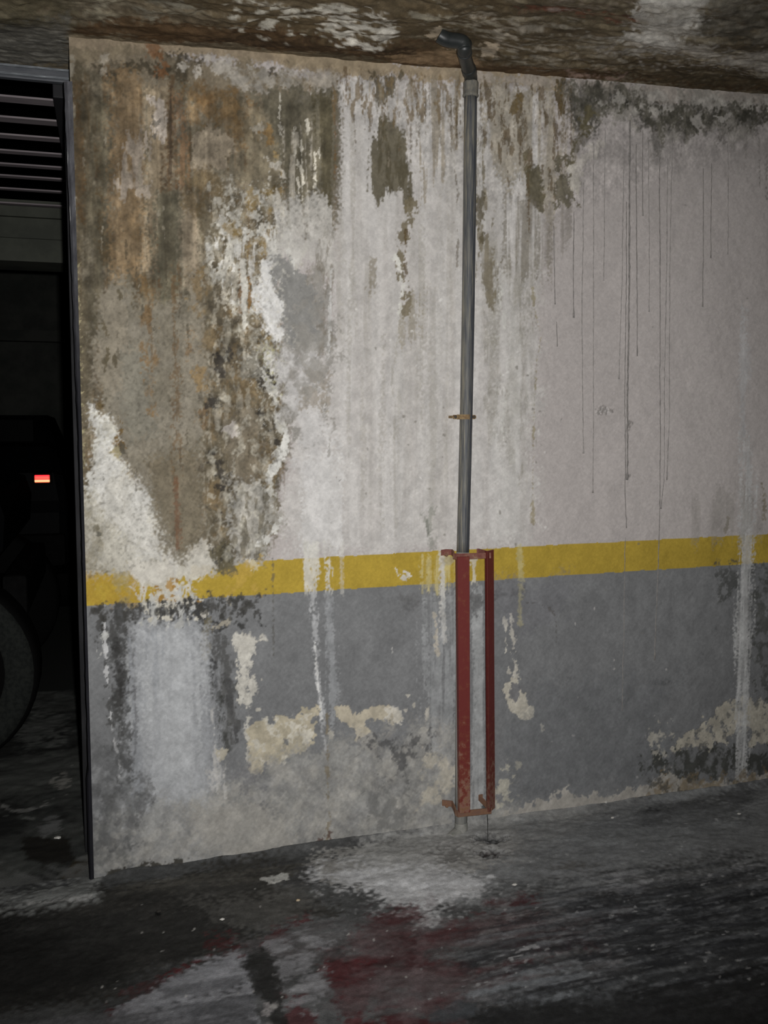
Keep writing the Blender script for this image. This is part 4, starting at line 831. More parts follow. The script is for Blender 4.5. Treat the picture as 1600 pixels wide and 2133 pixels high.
# ---------------------------------------------------------------- ceiling: rotten plaster soffit
CC = .005
cx = np.arange(-1.0, 2.7, CC); cy = np.arange(-.9, .30, CC)
CX, CY = np.meshgrid(cx, cy)
T = Sheet(CX, CY, ceil_z(CX), CC, {
    'a': (.5, .16, 6, 61), 'b': (.14, .06, 5, 62), 'c': (.035, .022, 4, 63), 'f': (.010, .007, 2, 64),
    's': (.5, .035, 5, 65), 't': (.2, .016, 4, 66), 'L': (.12, .08, 6, 68), 'k': (.05, .014, 4, 69)}, col((118, 108, 90)))
Q_, E_, D_ = T.poly, T.path, T.blot
allc = [(-900, -600), (2600, -600), (2600, 300), (-900, 300)]
Q_(allc, (92, 83, 66), .85, 5, 0, 'a', .5, 'a', ce=.45)
Q_(allc, (140, 132, 114), .6, 5, 0, 'a', .3, 'L', ce=.4)
Q_(allc, (72, 62, 48), .75, 5, 0, 'a', .35, 't', ce=.4)
# the left end over the opening
Q_([(-60, 55), (140, 40), (150, 135), (-60, 150)], (106, 104, 97), .85, 14, 12, 'b')
Q_([(-60, 70), (140, 60), (145, 120), (-60, 130)], (142, 139, 130), .6, 12, 12, 'b', .4, 't', ce=.3)
Q_([(-60, -20), (180, -20), (170, 40), (-60, 50)], (96, 90, 72), .7, 26, 18, 'b', .6, 's', ce=.4)
Q_([(180, 0), (255, -10), (262, 30), (220, 40), (180, 30)], (150, 144, 126), .75, 12, 16, 'b', .7, 'c', ce=.4)
Q_([(280, -10), (420, -10), (440, 35), (300, 40)], (140, 136, 122), .7, 26, 18, 'b', .6, 't', ce=.4)
Q_([(255, -40), (420, -40), (470, 10), (300, 18)], (70, 64, 52), .7, 26, 18, 'b', .6, 'b', ce=.4)
# dark brown run along the wall's head
Q_([(150, 45), (450, 48), (700, 70), (900, 98), (1000, 122), (1200, 150), (1600, 180), (1640, 200), (1200, 168), (1000, 146), (800, 120), (650, 106), (480, 92), (330, 84), (150, 70)], (82, 64, 45), .92, 10, 9, 'b')
Q_([(420, 70), (620, 75), (860, 106), (860, 116), (640, 96), (430, 86)], (58, 46, 34), .8, 8, 7, 'b')
# central brown with lacy white spots
Q_([(400, -20), (1080, -20), (1060, 60), (1300, 130), (1000, 130), (700, 70), (420, 45)], (86, 74, 55), .8, 24, 18, 'b')
lac = [(460, 15), (560, 0), (700, 22), (800, 30), (840, 60), (760, 95), (700, 88), (640, 70), (520, 60), (460, 42)]
Q_(lac, (186, 182, 170), .9, 16, 20, 'b', .28, 'c', ce=.2)
Q_([(640, 30), (800, 34), (820, 70), (760, 96), (700, 88)], (196, 192, 182), .9, 14, 18, 'b', .38, 'k', ce=.25)
Q_([(820, 0), (1020, -10), (1060, 60), (1000, 100), (860, 60)], (150, 144, 128), .75, 16, 20, 'b', .26, 'k', ce=.25)
Q_([(1060, 10), (1210, 20), (1330, 30), (1340, 48), (1200, 44), (1080, 32)], (104, 66, 52), .8, 10, 10, 'b', .8, 't', ce=.35)
Q_([(1100, -30), (1400, -30), (1340, 28), (1150, 22)], (150, 138, 130), .75, 16, 14, 'b', .7, 's', ce=.4)
Q_([(1330, -30), (1500, -30), (1460, 30), (1440, 60), (1420, 90), (1390, 100), (1300, 80), (1340, 40)], (176, 173, 166), .92, 14, 16, 'b', .9, 'L', ce=.3)
Q_([(1440, 20), (1500, -20), (1640, -20), (1640, 100), (1540, 80), (1440, 70)], (112, 108, 98), .85, 16, 16, 'b', .8, 'c', ce=.4)
Q_([(1420, 40), (1640, 0), (1640, 110), (1500, 100)], (78, 74, 64), .75, 16, 16, 'c', .42, 'c', ce=.3)
Q_([(1290, 80), (1460, 80), (1640, 120), (1600, 150), (1440, 130), (1330, 120)], (158, 153, 143), .85, 14, 16, 'b', .6, 't', ce=.35)
Q_([(1280, 118), (1480, 120), (1640, 160), (1640, 196), (1500, 190), (1360, 172), (1300, 150)], (76, 66, 50), .9, 14, 14, 'b', .85, 't', ce=.4)
Q_([(1000, 60), (1300, 60), (1320, 140), (1180, 150), (1020, 120)], (140, 134, 122), .75, 16, 18, 'b', .30, 'k', ce=.25)
Q_([(1180, 150), (1300, 160), (1290, 172), (1190, 165)], (150, 128, 116), .8, 8, 8, 'b')
for p in ([(890, 84), (916, 66), (918, 84), (900, 92)], [(920, 88), (950, 92), (948, 106), (922, 104)], [(1000, 104), (1036, 100), (1034, 112), (1006, 118)]):
    Q_(p, (176, 162, 142), .9, 4, 6, 'c', .9, 'c')
Q_([(780, 104), (960, 118), (1000, 128), (960, 142), (820, 126)], (140, 118, 92), .8, 10, 10, 'b', .7, 't', ce=.35)
Q_([(1290, 60), (1440, 70), (1660, 110), (1640, 150), (1440, 128), (1320, 120), (1240, 100)], (160, 155, 147), .75, 24, 16, 'b', .65, 'c', ce=.4)
Q_([(1320, -40), (1520, -40), (1470, 40), (1410, 104), (1350, 100), (1330, 40)], (182, 179, 172), .85, 22, 16, 'b', .9, 'L', ce=.5)
Q_([(860, 40), (1060, 40), (1180, 110), (1280, 140), (1000, 110)], (160, 152, 138), .7, 18, 18, 'b', .22, 'c', ce=.25)
T.tone(allc, 2, w=.12, f=.14, c=.14, t=.08, L=.10)
T.Z = T.Z - (T.N['a']-.5)*.022*np.clip(-CY/.12, 0, 1) - (T.N['b']-.5)*.012*np.clip(-CY/.06, 0, 1) - (T.N['c']-.5)*.004
_r = onY(945, 84, -.22); _k2 = np.clip(np.hypot((CX-_r[0])/.12, (CY+.20)/.10)-.7, 0, 1)      # plaster hacked away around the pipe's branch
T.Z = np.where(CY > -.5, ceil_z(CX)+.015*(1-_k2)+(T.Z-ceil_z(CX))*_k2, T.Z)
M_CEIL = pigment_mat('rotten_soffit', .16, 230, .6, 200, rough=.92)
_t = T.mesh()
def cl(x0, y0, x1, y1, c): return quad((x0, y0, ceil_z(x0)), (x0, y1, ceil_z(x0)), (x1, y1, ceil_z(x1)), (x1, y0, ceil_z(x1)), c)
ceiling = grid_object('ceiling', [_t, cl(-5, -5.5, 4.2, -.898, (110, 104, 92)), cl(-5, -.902, -.998, .3, (100, 96, 86)), cl(2.69, -.902, 4.2, .3, (110, 104, 92))], M_CEIL)

# ---------------------------------------------------------------- the dark bay beyond the opening
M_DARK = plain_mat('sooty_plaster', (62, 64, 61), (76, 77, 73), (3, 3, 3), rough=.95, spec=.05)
M_BLACK = plain_mat('unlit_depth_black', (14, 14, 14), (18, 18, 18), (3, 3, 3), rough=1, spec=0)  # near black, stands in for the unlit depth above the slats
def struct(name, bm, m, parent=None):
    o = obj(name, bm, m, parent)
    if not parent: o['kind'] = 'structure'
    return o
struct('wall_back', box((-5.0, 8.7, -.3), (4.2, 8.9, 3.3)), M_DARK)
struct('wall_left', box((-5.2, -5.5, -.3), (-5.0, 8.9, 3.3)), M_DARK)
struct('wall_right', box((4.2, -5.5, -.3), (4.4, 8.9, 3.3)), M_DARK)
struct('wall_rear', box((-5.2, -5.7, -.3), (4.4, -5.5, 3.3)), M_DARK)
struct('unlit_depth_bay', box((-5.0, .29, 3.2), (4.2, 8.9, 3.3)), M_BLACK)
pb = onY(70, 442, 2.3); pc = onY(70, 545, 2.3)
bm = box((-5.0, 2.3, pc[2]), (4.2, 2.6, pb[2]+.02)); add_box(bm, (-5.0, 2.27, pb[2]-.03), (4.2, 2.32, pb[2]+.05)); add_box(bm, (-5.0, 2.285, (pb[2]+pc[2])/2-.01), (4.2, 2.31, (pb[2]+pc[2])/2+.01))
struct('beam', bm, plain_mat('sooty_beam', (70, 72, 66), (84, 86, 78), (3, 3, 3), rough=.95, spec=.05))
pl_ = onY(70, 700, 8.6)
bm = box((-5.0, 8.55, pl_[2]-.06), (4.2, 8.72, pl_[2]+.06)); struct('trim_1', bm, M_DARK)

# steel frame of the opening and its jamb, the worn corner of the stained wall
M_STEEL = plain_mat('dull_steel', (66, 69, 74), (84, 86, 90), (8, 60, 60), rough=.55, spec=.4)
M_FLECK = plain_mat('flaked_jamb', (62, 62, 66), (92, 92, 96), (60, 60, 14), (.35, .62), rough=.8, bump=.5, c3=(176, 176, 176))
h0 = onY(70, 139, .2); h1 = onY(70, 166, .2)
door = empty('door_1', (XL-.6, .25, floor_z(XL-.6)), kind='structure')
bm = bmesh.new(); zt, zb = h0[2], h1[2]
add_box(bm, (-3.2, .20, zb), (XL+.005, .222, zt), .003)
obj('header', bm, M_STEEL, door)
M_SCR = plain_mat('bright_edge', (92, 96, 100), (122, 126, 130), (30, 200, 200), (.4, .6), rough=.5, c3=(180, 184, 188))  # header edges set brighter than its face
for dz in (-.003, -(zt-zb)*.72): obj('lip', box((-3.2, .192, zt+dz-.004), (XL+.003, .203, zt+dz+.002)), M_SCR, door)
obj('jamb', box((XL-.024, .19, floor_z(XL)-.04), (XL+.01, .27, zb), .003), plain_mat('dark_jamb', (22, 22, 24), (34, 34, 36), (40, 40, 6), rough=.8), door)
_nt = M_FLECK.node_tree; _b = _nt.nodes['Principled BSDF']; _g = _nt.nodes.new('ShaderNodeNewGeometry'); _sx = _nt.nodes.new('ShaderNodeSeparateXYZ'); _nt.links.new(_g.outputs['Position'], _sx.inputs[0])
_mr = _nt.nodes.new('ShaderNodeMapRange'); _mr.inputs[1].default_value = 1.35; _mr.inputs[2].default_value = 2.0; _nt.links.new(_sx.outputs[2], _mr.inputs[0])      # fade from lit head to dark foot, put into the colour
_mx = _nt.nodes.new('ShaderNodeMix'); _mx.data_type = 'RGBA'; _ra = next(n for n in _nt.nodes if n.type == 'VALTORGB')
_nt.links.new(_mr.outputs[0], _mx.inputs[0]); _mx.inputs[6].default_value = (.010, .010, .014, 1); _nt.links.new(_ra.outputs['Color'], _mx.inputs[7]); _nt.links.new(_mx.outputs[2], _b.inputs['Base Color'])
# corner bead along the wall's end, wide at the head and thin at the foot
bm = bmesh.new(); rng = np.random.default_rng(3); rows = []
zz = np.linspace(floor_z(XL), ceil_z(XL)-.12, 90)
for z in zz:
    t = (z-zz[0])/(zz[-1]-zz[0]); wd = .003+.013*max(0, (t-.45)/.55)**1.2 + rng.normal(0, .0006)
    if t < .14: wd = .008
    y0 = .004+rng.normal(0, .0007)
    rows.append([bm.verts.new(p) for p in ((XL+.006, y0-.010, z), (XL-wd*.4, y0-.008+rng.normal(0, .0006), z), (XL-wd, y0, z), (XL-wd, .12, z), (XL+.006, .12, z))])
for a, b in zip(rows, rows[1:]):
    for k in range(5): bm.faces.new((a[k], a[(k+1) % 5], b[(k+1) % 5], b[k]))
bm.faces.new(rows[0][::-1]); bm.faces.new(rows[-1])
corner = obj('corner_bead', bm, M_FLECK, wall)

# slatted overhead door pulled up flat under the bay's soffit
M_SLAT = plain_mat('pale_slat', (120, 112, 115), (134, 126, 128), (4, 30, 30), rough=.7)
M_RAIL = plain_mat('dark_rail', (34, 34, 36), None, rough=.7)
od = empty('overhead_door', (-1.6, 1.2, 2.36))
tag(od, 'dark overhead door of pale horizontal slats raised above the opening', 'door')
for k, (py, th) in enumerate(((212, .062), (254, .060), (289, .052), (321, .050), (348, .045), (372, .045), (398, .04), (428, .045))):
    yk = .47 + .223*k; q = onY(70, py, yk)
    bm = bmesh.new(); add_box(bm, (-3.1, yk-th/2, q[2]), (XL-.045, yk+th/2, q[2]+.005), .0015)
    add_box(bm, (-3.1, yk-th/2-.002, q[2]-.002), (XL-.045, yk-th/2+.004, q[2]+.004))
    obj('slat', bm, M_SLAT, od)
for x in (-3.14, XL-.04): obj('side_rail', box((x-.02, .32, 2.30), (x+.02, 2.27, 2.42), .004), M_RAIL, od)

# ---------------------------------------------------------------- cars
M_PAINT = plain_mat('black_car_paint', (10, 11, 12), None, rough=.5, spec=.03)
M_GLASS = plain_mat('dark_car_glass', (5, 6, 6), None, rough=.5, spec=.03)
M_TYRE = plain_mat('tyre_rubber', (30, 32, 31), (40, 42, 40), (60, 60, 60), rough=.95, spec=.03, bump=.5)
M_TREAD = plain_mat('tyre_tread', (12, 12, 12), None, rough=.9, spec=.05)
M_RIM = plain_mat('dull_wheel_rim', (16, 17, 17), None, rough=.6, spec=.1)
M_TRIM = plain_mat('black_plastic', (13, 13, 13), (17, 17, 17), (30, 30, 30), rough=.9, spec=.04)
m, nt, b = new_mat('lit_red_lens'); b.inputs['Base Color'].default_value = (.5, .01, .01, 1)
g = nt.nodes.new('ShaderNodeTexCoord'); sx = nt.nodes.new('ShaderNodeSeparateXYZ'); nt.links.new(g.outputs['Generated'], sx.inputs[0])
rp = nt.nodes.new('ShaderNodeValToRGB'); e = rp.color_ramp.elements
e[0].position = .0; e[0].color = (1.0, .02, .015, 1); e[1].position = 1; e[1].color = (.85, .015, .03, 1)
for p, c in ((.14, (1, .55, .22, 1)), (.26, (1, .62, .3, 1)), (.42, (1, .03, .02, 1)), (.6, (1, .09, .05, 1)), (.8, (1, .05, .05, 1))):
    k = e.new(p); k.color = c
nt.links.new(sx.outputs[2], rp.inputs['Fac']); nt.links.new(rp.outputs['Color'], b.inputs['Emission Color']); b.inputs['Emission Strength'].default_value = 1.3
b.inputs['Roughness'].default_value = .3
M_LAMP = m
def wheel(parent, c, r, wd, side):        # axle along local x of the car; side = +1/-1 outer face
    cx_, cy_, cz_ = c
    def lathe(prof, mat, name, par):
        bm = bmesh.new(); n = 40; rings = []
        for (a, rr) in prof: rings.append([bm.verts.new((cx_+side*a, cy_+rr*math.cos(2*math.pi*k/n), cz_+rr*math.sin(2*math.pi*k/n))) for k in range(n)])
        for p, q in zip(rings, rings[1:]):
            for k in range(n): bm.faces.new((p[k], p[(k+1) % n], q[(k+1) % n], q[k]))
        bm.faces.new(rings[0][::-1]); bm.faces.new(rings[-1]); bmesh.ops.recalc_face_normals(bm, faces=bm.faces)
        return obj(name, bm, mat, par, True)
    t = lathe([(-wd/2, r*.6), (-wd/2, r*.93), (-wd*.42, r*.985), (-wd*.3, r), (wd*.3, r), (wd*.42, r*.985), (wd*.47, r*.955)], M_TREAD, 'tyre', parent)
    lathe([(wd*.40, r*.955), (wd*.49, r*.95), (wd*.515, r*.84), (wd*.49, r*.70), (wd*.44, r*.655), (wd*.38, r*.64)], M_TYRE, 'sidewall', t)
    rim = lathe([(wd*.2, r*.655), (wd*.43, r*.65), (wd*.40, r*.58), (wd*.30, r*.54), (wd*.36, r*.2), (wd*.42, r*.12), (wd*.42, .01)], M_RIM, 'rim', t)
def car_body(parent, prof, half, taper_from, rails=None):
    # prof: outline in (y, z), extruded across x; above taper_from the flanks lean in
    bm = bmesh.new(); n = len(prof); secs = []
    for x, ins in ((-half, .0), (-half*.93, -.02), (half*.93, -.02), (half, .0)):
        row = []
        for y, z in prof:
            k = max(0, (z-taper_from))*.32; xx = x-math.copysign(k, x) if abs(x) > 0 else x
            sh = .04 if abs(x) == half else 0
            cy_ = sum(p[0] for p in prof)/n
            row.append(bm.verts.new((xx, y-math.copysign(min(sh, abs(y-cy_)), y-cy_), z-(sh*.6 if z > taper_from else 0))))
        secs.append(row)
    for a, b in zip(secs, secs[1:]):
        for k in range(n): bm.faces.new((a[k], a[(k+1) % n], b[(k+1) % n], b[k]))
    bm.faces.new(secs[0][::-1]); bm.faces.new(secs[-1])
    return obj('body', bm, M_PAINT, parent)
# the far car: tail towards the camera, its right rear lamp alight
lp = onY(88, 997, 4.0); zf = floor_z(-1.2)
far_car = empty('car', (0, 0, 0)); tag(far_car, 'black car standing deep in the dark bay with one red tail lamp lit', 'car')
HW = .86; cxm = lp[0]+.10-HW+.06
far_car.location = (cxm, 4.0, zf); bpy.context.view_layer.update()
ztop = onY(20, 932, 4.0)[2]-zf
def loc_obj(name, bm, mat, parent, smooth=False):
    o = obj(name, bm, mat, None, smooth); o.parent = parent; return o
_keep = obj
def obj(name, bm, mat, parent=None, smooth=False):       # parts below are drawn in their thing's own frame
    o = _keep(name, bm, mat, None, smooth)
    if parent: o.parent = parent
    return o
prof = [(.06, .42), (.0, .55), (.02, .78), (.05, .86), (.06, 1.05), (.16, ztop-.16), (.34, ztop), (.5, ztop+.02), (.9, ztop+.22), (2.0, ztop+.24), (2.7, 1.05), (3.7, .92), (3.9, .7), (3.88, .4), (3.5, .3), (.4, .3)]
car_body(far_car, prof, HW, .95)
obj('bumper', box((-HW+.02, -.06, .42), (HW-.02, .10, .64), .03), M_TRIM, far_car)
obj('rear_window', box((-.62, .50, ztop+.03), (.62, .53, ztop+.19), .004), M_GLASS, far_car)
zl = lp[2]-zf; sc_ = 1/ (F_PX/ (4.0-CAM[1]) )
lw, lh = 29*sc_*.97, 15*sc_
lx = lp[0]-cxm
t = obj('tail_lamp', box((lx-lw/2-.012, -.012, zl-lh/2-.012), (lx+lw/2+.012, .09, zl+lh/2+.012), .01), M_TRIM, far_car)
bm = box((lx-lw/2, -.022, zl-lh/2), (lx+lw/2, .0, zl+lh/2), .006)
lens = obj('lens', bm, M_LAMP, t)
t2 = obj('tail_lamp', box((-lx-lw/2-.012, -.012, zl-lh/2-.012), (-lx+lw/2+.012, .09, zl+lh/2+.012), .01), M_TRIM, far_car)
obj('boot_panel', box((-.5, -.004, .66), (.5, .06, .82), .01), M_PAINT, far_car)
for sx_ in (-1, 1):
    for yy in (.75, 3.1): wheel(far_car, (sx_*(HW-.10), yy, .31), .31, .19, sx_)
# the near car: end-on wheel at the left edge of the picture
wc = onF(-140, 1618); r = .40
nr = empty('car', (wc[0], wc[1]+.12, floor_z(wc[0]-.5)-.004), 'black off-road car with its wide wheel at the left edge of the opening', 'car')
nr.rotation_euler = (0, 0, -math.pi/2)      # local -x faces the camera side, local -y points along +X
# local frame: x -> -Y world, y -> +X... drawn so that local x+ = towards camera
nr.rotation_euler = (0, 0, math.pi/2); bpy.context.view_layer.update()
# with this turn: world X = -local y, world Y = local x ; the near flank lies at local x = 0
prof = [(-.20, .78), (-.26, .86), (-.27, 1.0), (-.24, 1.1), (-.10, 1.14), (.85, 1.2), (1.35, 1.66), (3.3, 1.68), (3.55, 1.1), (3.6, .55), (3.2, .42), (2.95, .42), (2.9, .66), (2.75, .84), (2.35, .84), (2.2, .66), (2.15, .42), (.62, .42), (.58, .62), (.46, .80), (.2, .90), (-.10, .88)]
def side_body(parent):
    bm = bmesh.new(); secs = []
    for x in (.06, .09, 1.55, 1.58):
        row = []
        for y, z in prof:
            k = max(0, z-1.12)*.25; ins = .03 if x in (.06, 1.58) else 0
            row.append(bm.verts.new((x+(k if x < .8 else -k), y+ins if y < 0 else y-ins*.5, z-ins*.5)))
        secs.append(row)
    for a, b in zip(secs, secs[1:]):
        for k in range(len(prof)): bm.faces.new((a[k], a[(k+1) % len(prof)], b[(k+1) % len(prof)], b[k]))
    bm.faces.new(secs[0][::-1]); bm.faces.new(secs[-1]); return obj('body', bm, M_PAINT, parent)
side_body(nr)
for yy in (0.0, 2.56):
    for x_, sd in ((0.0, -1), (1.62, 1)): wheel(nr, (x_, yy, r+.004), r, .24, sd)
bm = bmesh.new()
add_box(bm, (.2, -.34, .56), (1.45, -.24, .74), .02); add_box(bm, (.35, -.26, .45), (1.3, 2.9, .60), .02); add_box(bm, (.05, -.05, r-.03), (1.55, .05, r+.06)); add_box(bm, (.05, 2.51, r-.03), (1.55, 2.61, r+.06))
obj('chassis', bm, M_TRIM, nr)
obj('side_window', box((.13, 1.3, 1.2), (.16, 3.2, 1.55), .01), M_GLASS, nr)

# ---------------------------------------------------------------- the downpipe
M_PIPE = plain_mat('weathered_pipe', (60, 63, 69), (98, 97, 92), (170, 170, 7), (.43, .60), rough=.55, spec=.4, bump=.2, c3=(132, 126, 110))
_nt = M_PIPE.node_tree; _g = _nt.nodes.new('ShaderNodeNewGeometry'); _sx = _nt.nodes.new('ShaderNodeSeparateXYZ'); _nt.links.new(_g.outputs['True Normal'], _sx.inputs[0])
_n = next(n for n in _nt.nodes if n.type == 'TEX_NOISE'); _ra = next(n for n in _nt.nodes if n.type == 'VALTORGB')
_ma = _nt.nodes.new('ShaderNodeMath'); _ma.operation = 'MULTIPLY_ADD'; _ma.inputs[1].default_value = -.075      # flash shading put into the colour: left flank lighter, right darker
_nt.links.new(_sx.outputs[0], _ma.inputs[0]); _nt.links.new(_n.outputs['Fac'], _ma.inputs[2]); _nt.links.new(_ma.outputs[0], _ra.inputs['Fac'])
M_PIPEL = plain_mat('limed_pipe', (138, 139, 137), (158, 157, 151), (90, 90, 12), (.35, .6), rough=.85, bump=.3)
M_ELB = plain_mat('black_plastic_pipe', (30, 34, 34), (42, 45, 45), (20, 20, 20), rough=.42, spec=.45, bump=.05)
M_COLL = plain_mat('grimy_collar', (92, 92, 88), (124, 120, 110), (60, 60, 30), rough=.8, bump=.3)
M_CLAMP = plain_mat('rusty_clamp', (106, 84, 62), (138, 118, 86), (90, 90, 90), (.35, .6), rough=.85, bump=.5, c3=(150, 140, 66))
PY0 = -.034; RP = .0198
a, b_ = onY(980.5, 196, PY0), onY(964.5, 1150, PY0)
pipe = empty('downpipe', onY(958, 1735, PY0).tolist()); tag(pipe, 'weathered grey plastic downpipe running from soffit to floor on the stained wall', 'pipe')
obj = lambda name, bm, mat, parent=None, smooth=False: loc(name, bm, mat, parent, smooth)
def loc(name, bm, mat, parent, smooth):
    o = _keep(name, bm, mat, None, smooth)
    if parent: o.parent = parent; o.matrix_parent_inverse = parent.matrix_world.inverted()
    return o
bpy.context.view_layer.update()
def bent(p, q, n, amp):
    p, q = np.array(p), np.array(q); t = np.linspace(0, 1, n)
    return [tuple(p+(q-p)*k+np.array([amp*math.sin(math.pi*k), 0, 0])) for k in t]
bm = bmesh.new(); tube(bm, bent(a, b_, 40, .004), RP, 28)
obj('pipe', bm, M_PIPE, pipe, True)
c0 = onY(964.3, 1150, PY0); c1 = onY(960.5, 1725, PY0)
bm = bmesh.new(); tube(bm, [c0, (c0+c1)/2, c1], RP*1.02, 24)
lower = obj('lower_pipe', bm, M_PIPEL, pipe, True); lower['label'] = 'lime-coated lower end of the pipe'
# collar
ca, cb_ = onY(981.2, 170, PY0), onY(980.4, 203, PY0); dv = (cb_-ca)
bm = bmesh.new(); tube(bm, [ca+dv*t for t in (0, .06, .12, .8, .86, .94, 1.0)], [RP*1.08, RP*1.16, RP*1.17, RP*1.17, RP*1.24, RP*1.22, RP*1.04], 28)
obj('collar', bm, M_COLL, pipe, True)
# swan neck
pts = [onY(980.8, 182, PY0), onY(981, 162, PY0-.004), onY(977.5, 146, PY0-.034), onY(970.5, 125, PY0-.100), onY(967.6, 107, PY0-.160), onY(967.5, 91, PY0-.190)]
sp = smooth_path(pts, 7)
bm = bmesh.new(); tube(bm, sp, [RP*(1.07 if .28 < k/len(sp) < .36 or k/len(sp) > .80 else .99) for k in range(len(sp))], 28)
obj('elbow', bm, M_ELB, pipe, True)
for (x, y, yy), (x2, y2, yy2) in (((979.4, 153, PY0-.020), (976, 141, PY0-.048)), ((968, 111, PY0-.147), (967.7, 107, PY0-.160))):
    bm = bmesh.new(); p, q = onY(x, y, yy), onY(x2, y2, yy2); tube(bm, [p, p+(q-p)*.15, p+(q-p)*.85, q], [RP*1.02, RP*1.10, RP*1.10, RP*1.02], 28); obj('socket_ring', bm, M_ELB, pipe, True)
t0 = Vector(onY(967.5, 91, PY0-.190))
bm = bmesh.new(); sp = smooth_path([t0+Vector((0, 0, -.012)), t0+Vector((-.004, 0, .002)), t0+Vector((-.020, .001, .006)), t0+Vector((-.045, .003, .007)), t0+Vector((-.060, .003, .010)), t0+Vector((-.074, .004, .017))], 6)
tube(bm, sp, [RP*1.02]*len(sp), 26)
st = obj('branch_stub', bm, M_ELB, pipe, True)
# clamp with its two ears and screws
bm = bmesh.new(); k0 = onY(967.2, 863.5, PY0); k1 = onY(967.0, 873.5, PY0)
n = 28; zz0, zz1 = k1[2], k0[2]; prof_ = [(RP*1.005), (RP*1.14)]
ring = []
for rr in prof_:
    for z in (zz0, zz1):
        ring.append([bm.verts.new((k0[0]+rr*math.cos(2*math.pi*k/n), PY0+rr*math.sin(2*math.pi*k/n), z)) for k in range(n)])
for p, q in ((0, 1), (1, 3), (3, 2), (2, 0)):
    for k in range(n): bm.faces.new((ring[p][k], ring[p][(k+1) % n], ring[q][(k+1) % n], ring[q][k]))
for s_ in (-1, 1):
    x0 = k0[0]+s_*RP*.95; x1 = k0[0]+s_*(RP+.0165)
    add_box(bm, (min(x0, x1), PY0-.004, zz0+.001), (max(x0, x1), PY0+.002, zz1-.001), .0008)
    add_box(bm, (x1-.004, PY0, (zz0+zz1)/2-.004), (x1+.004, .002, (zz0+zz1)/2+.004))
cl_ = obj('clamp', bm, M_CLAMP, pipe); cl_['label'] = 'rusty clamp band with two ears'
for s_ in (-1, 1):
    bm = bmesh.new(); xx = k0[0]+s_*(RP+.011); zc = (zz0+zz1)/2
    tube(bm, [(xx, PY0-.001, zc), (xx, PY0-.006, zc), (xx, PY0-.008, zc)], [.0048, .0048, .003], 12)
    obj('screw', bm, plain_mat('dark_screw', (66, 60, 54), None, rough=.7), cl_)
# outlet at the foot
o0 = Vector(onY(950, 1722, -.03)); o1 = Vector(onY(940, 1752, -.055))
bm = bmesh.new(); sp = smooth_path([Vector(c1)+Vector((0, 0, .02)), Vector(c1), (o0+Vector(c1))/2+Vector((0, -.004, -.018)), o1], 6)
tube(bm, sp, [RP*(1.02+.25*k/len(sp)) for k in range(len(sp))], 24)
obj('outlet', bm, plain_mat('mortar_coated_outlet', (116, 117, 112), (140, 139, 134), (50, 50, 50), rough=.95, bump=.6), pipe, True)
bm = bmesh.new(); dv = (sp[-1]-sp[-2]).normalized(); tube(bm, [sp[-1]-dv*.002, sp[-1]+dv*.003, sp[-1]+dv*.003, sp[-1]-dv*.01], [RP*1.12, RP*1.12, RP*.85, RP*.8], 24, caps=True)
obj('outlet_mouth', bm, plain_mat('wet_green_mouth', (58, 66, 66), (74, 80, 78), (60, 60, 60), rough=.5), pipe, True)

# ---------------------------------------------------------------- red guard around the pipe's foot
def red(name, lo_rust):
    m, nt, b = new_mat(name); N = nt.nodes; L = nt.links
    g = N.new('ShaderNodeNewGeometry'); n1 = N.new('ShaderNodeTexNoise'); n1.inputs['Scale'].default_value = 55; n1.inputs['Detail'].default_value = 6; n1.inputs['Roughness'].default_value = .7
    L.new(g.outputs['Position'], n1.inputs['Vector'])
    sp_ = N.new('ShaderNodeSeparateXYZ'); L.new(g.outputs['Position'], sp_.inputs[0])
    mr = N.new('ShaderNodeMapRange'); mr.inputs[1].default_value = .05; mr.inputs[2].default_value = .42; mr.inputs[3].default_value = lo_rust; mr.inputs[4].default_value = -.10
    L.new(sp_.outputs[2], mr.inputs[0])
    ad = N.new('ShaderNodeMath'); L.new(n1.outputs['Fac'], ad.inputs[0]); L.new(mr.outputs[0], ad.inputs[1])
    r = N.new('ShaderNodeValToRGB'); e = r.color_ramp.elements
    e[0].position = .44; e[0].color = (*col((100, 41, 38)), 1); e[1].position = .56; e[1].color = (*col((106, 54, 42)), 1)
    k = e.new(.66); k.color = (*col((126, 92, 80)), 1); k = e.new(.74); k.color = (*col((120, 88, 64)), 1)
    L.new(ad.outputs[0], r.inputs['Fac']); L.new(r.outputs['Color'], b.inputs['Base Color'])
    bp = N.new('ShaderNodeBump'); bp.inputs['Strength'].default_value = .35; bp.inputs['Distance'].default_value = .002
    L.new(n1.outputs['Fac'], bp.inputs['Height']); L.new(bp.outputs[0], b.inputs['Normal'])
    b.inputs['Roughness'].default_value = .6; b.inputs['Specular IOR Level'].default_value = .3
    return m
M_RED = red('flaking_red_paint', .16)
M_STRAP = plain_mat('rusted_red_strap', (104, 62, 56), (120, 84, 72), (60, 60, 60), (.38, .6), rough=.85, bump=.5, c3=(140, 120, 98))
M_RUSTS = plain_mat('rusty_strap', (108, 82, 70), (118, 88, 68), (60, 60, 60), (.38, .6), rough=.9, bump=.5, c3=(140, 122, 108))
GY = -.082
g0 = onY(990, 1698, GY)
guard = empty('pipe_guard', (g0[0], GY, g0[2])); tag(guard, 'rusting red steel guard with two upright bars shielding the foot of the pipe', 'guard')
bpy.context.view_layer.update()
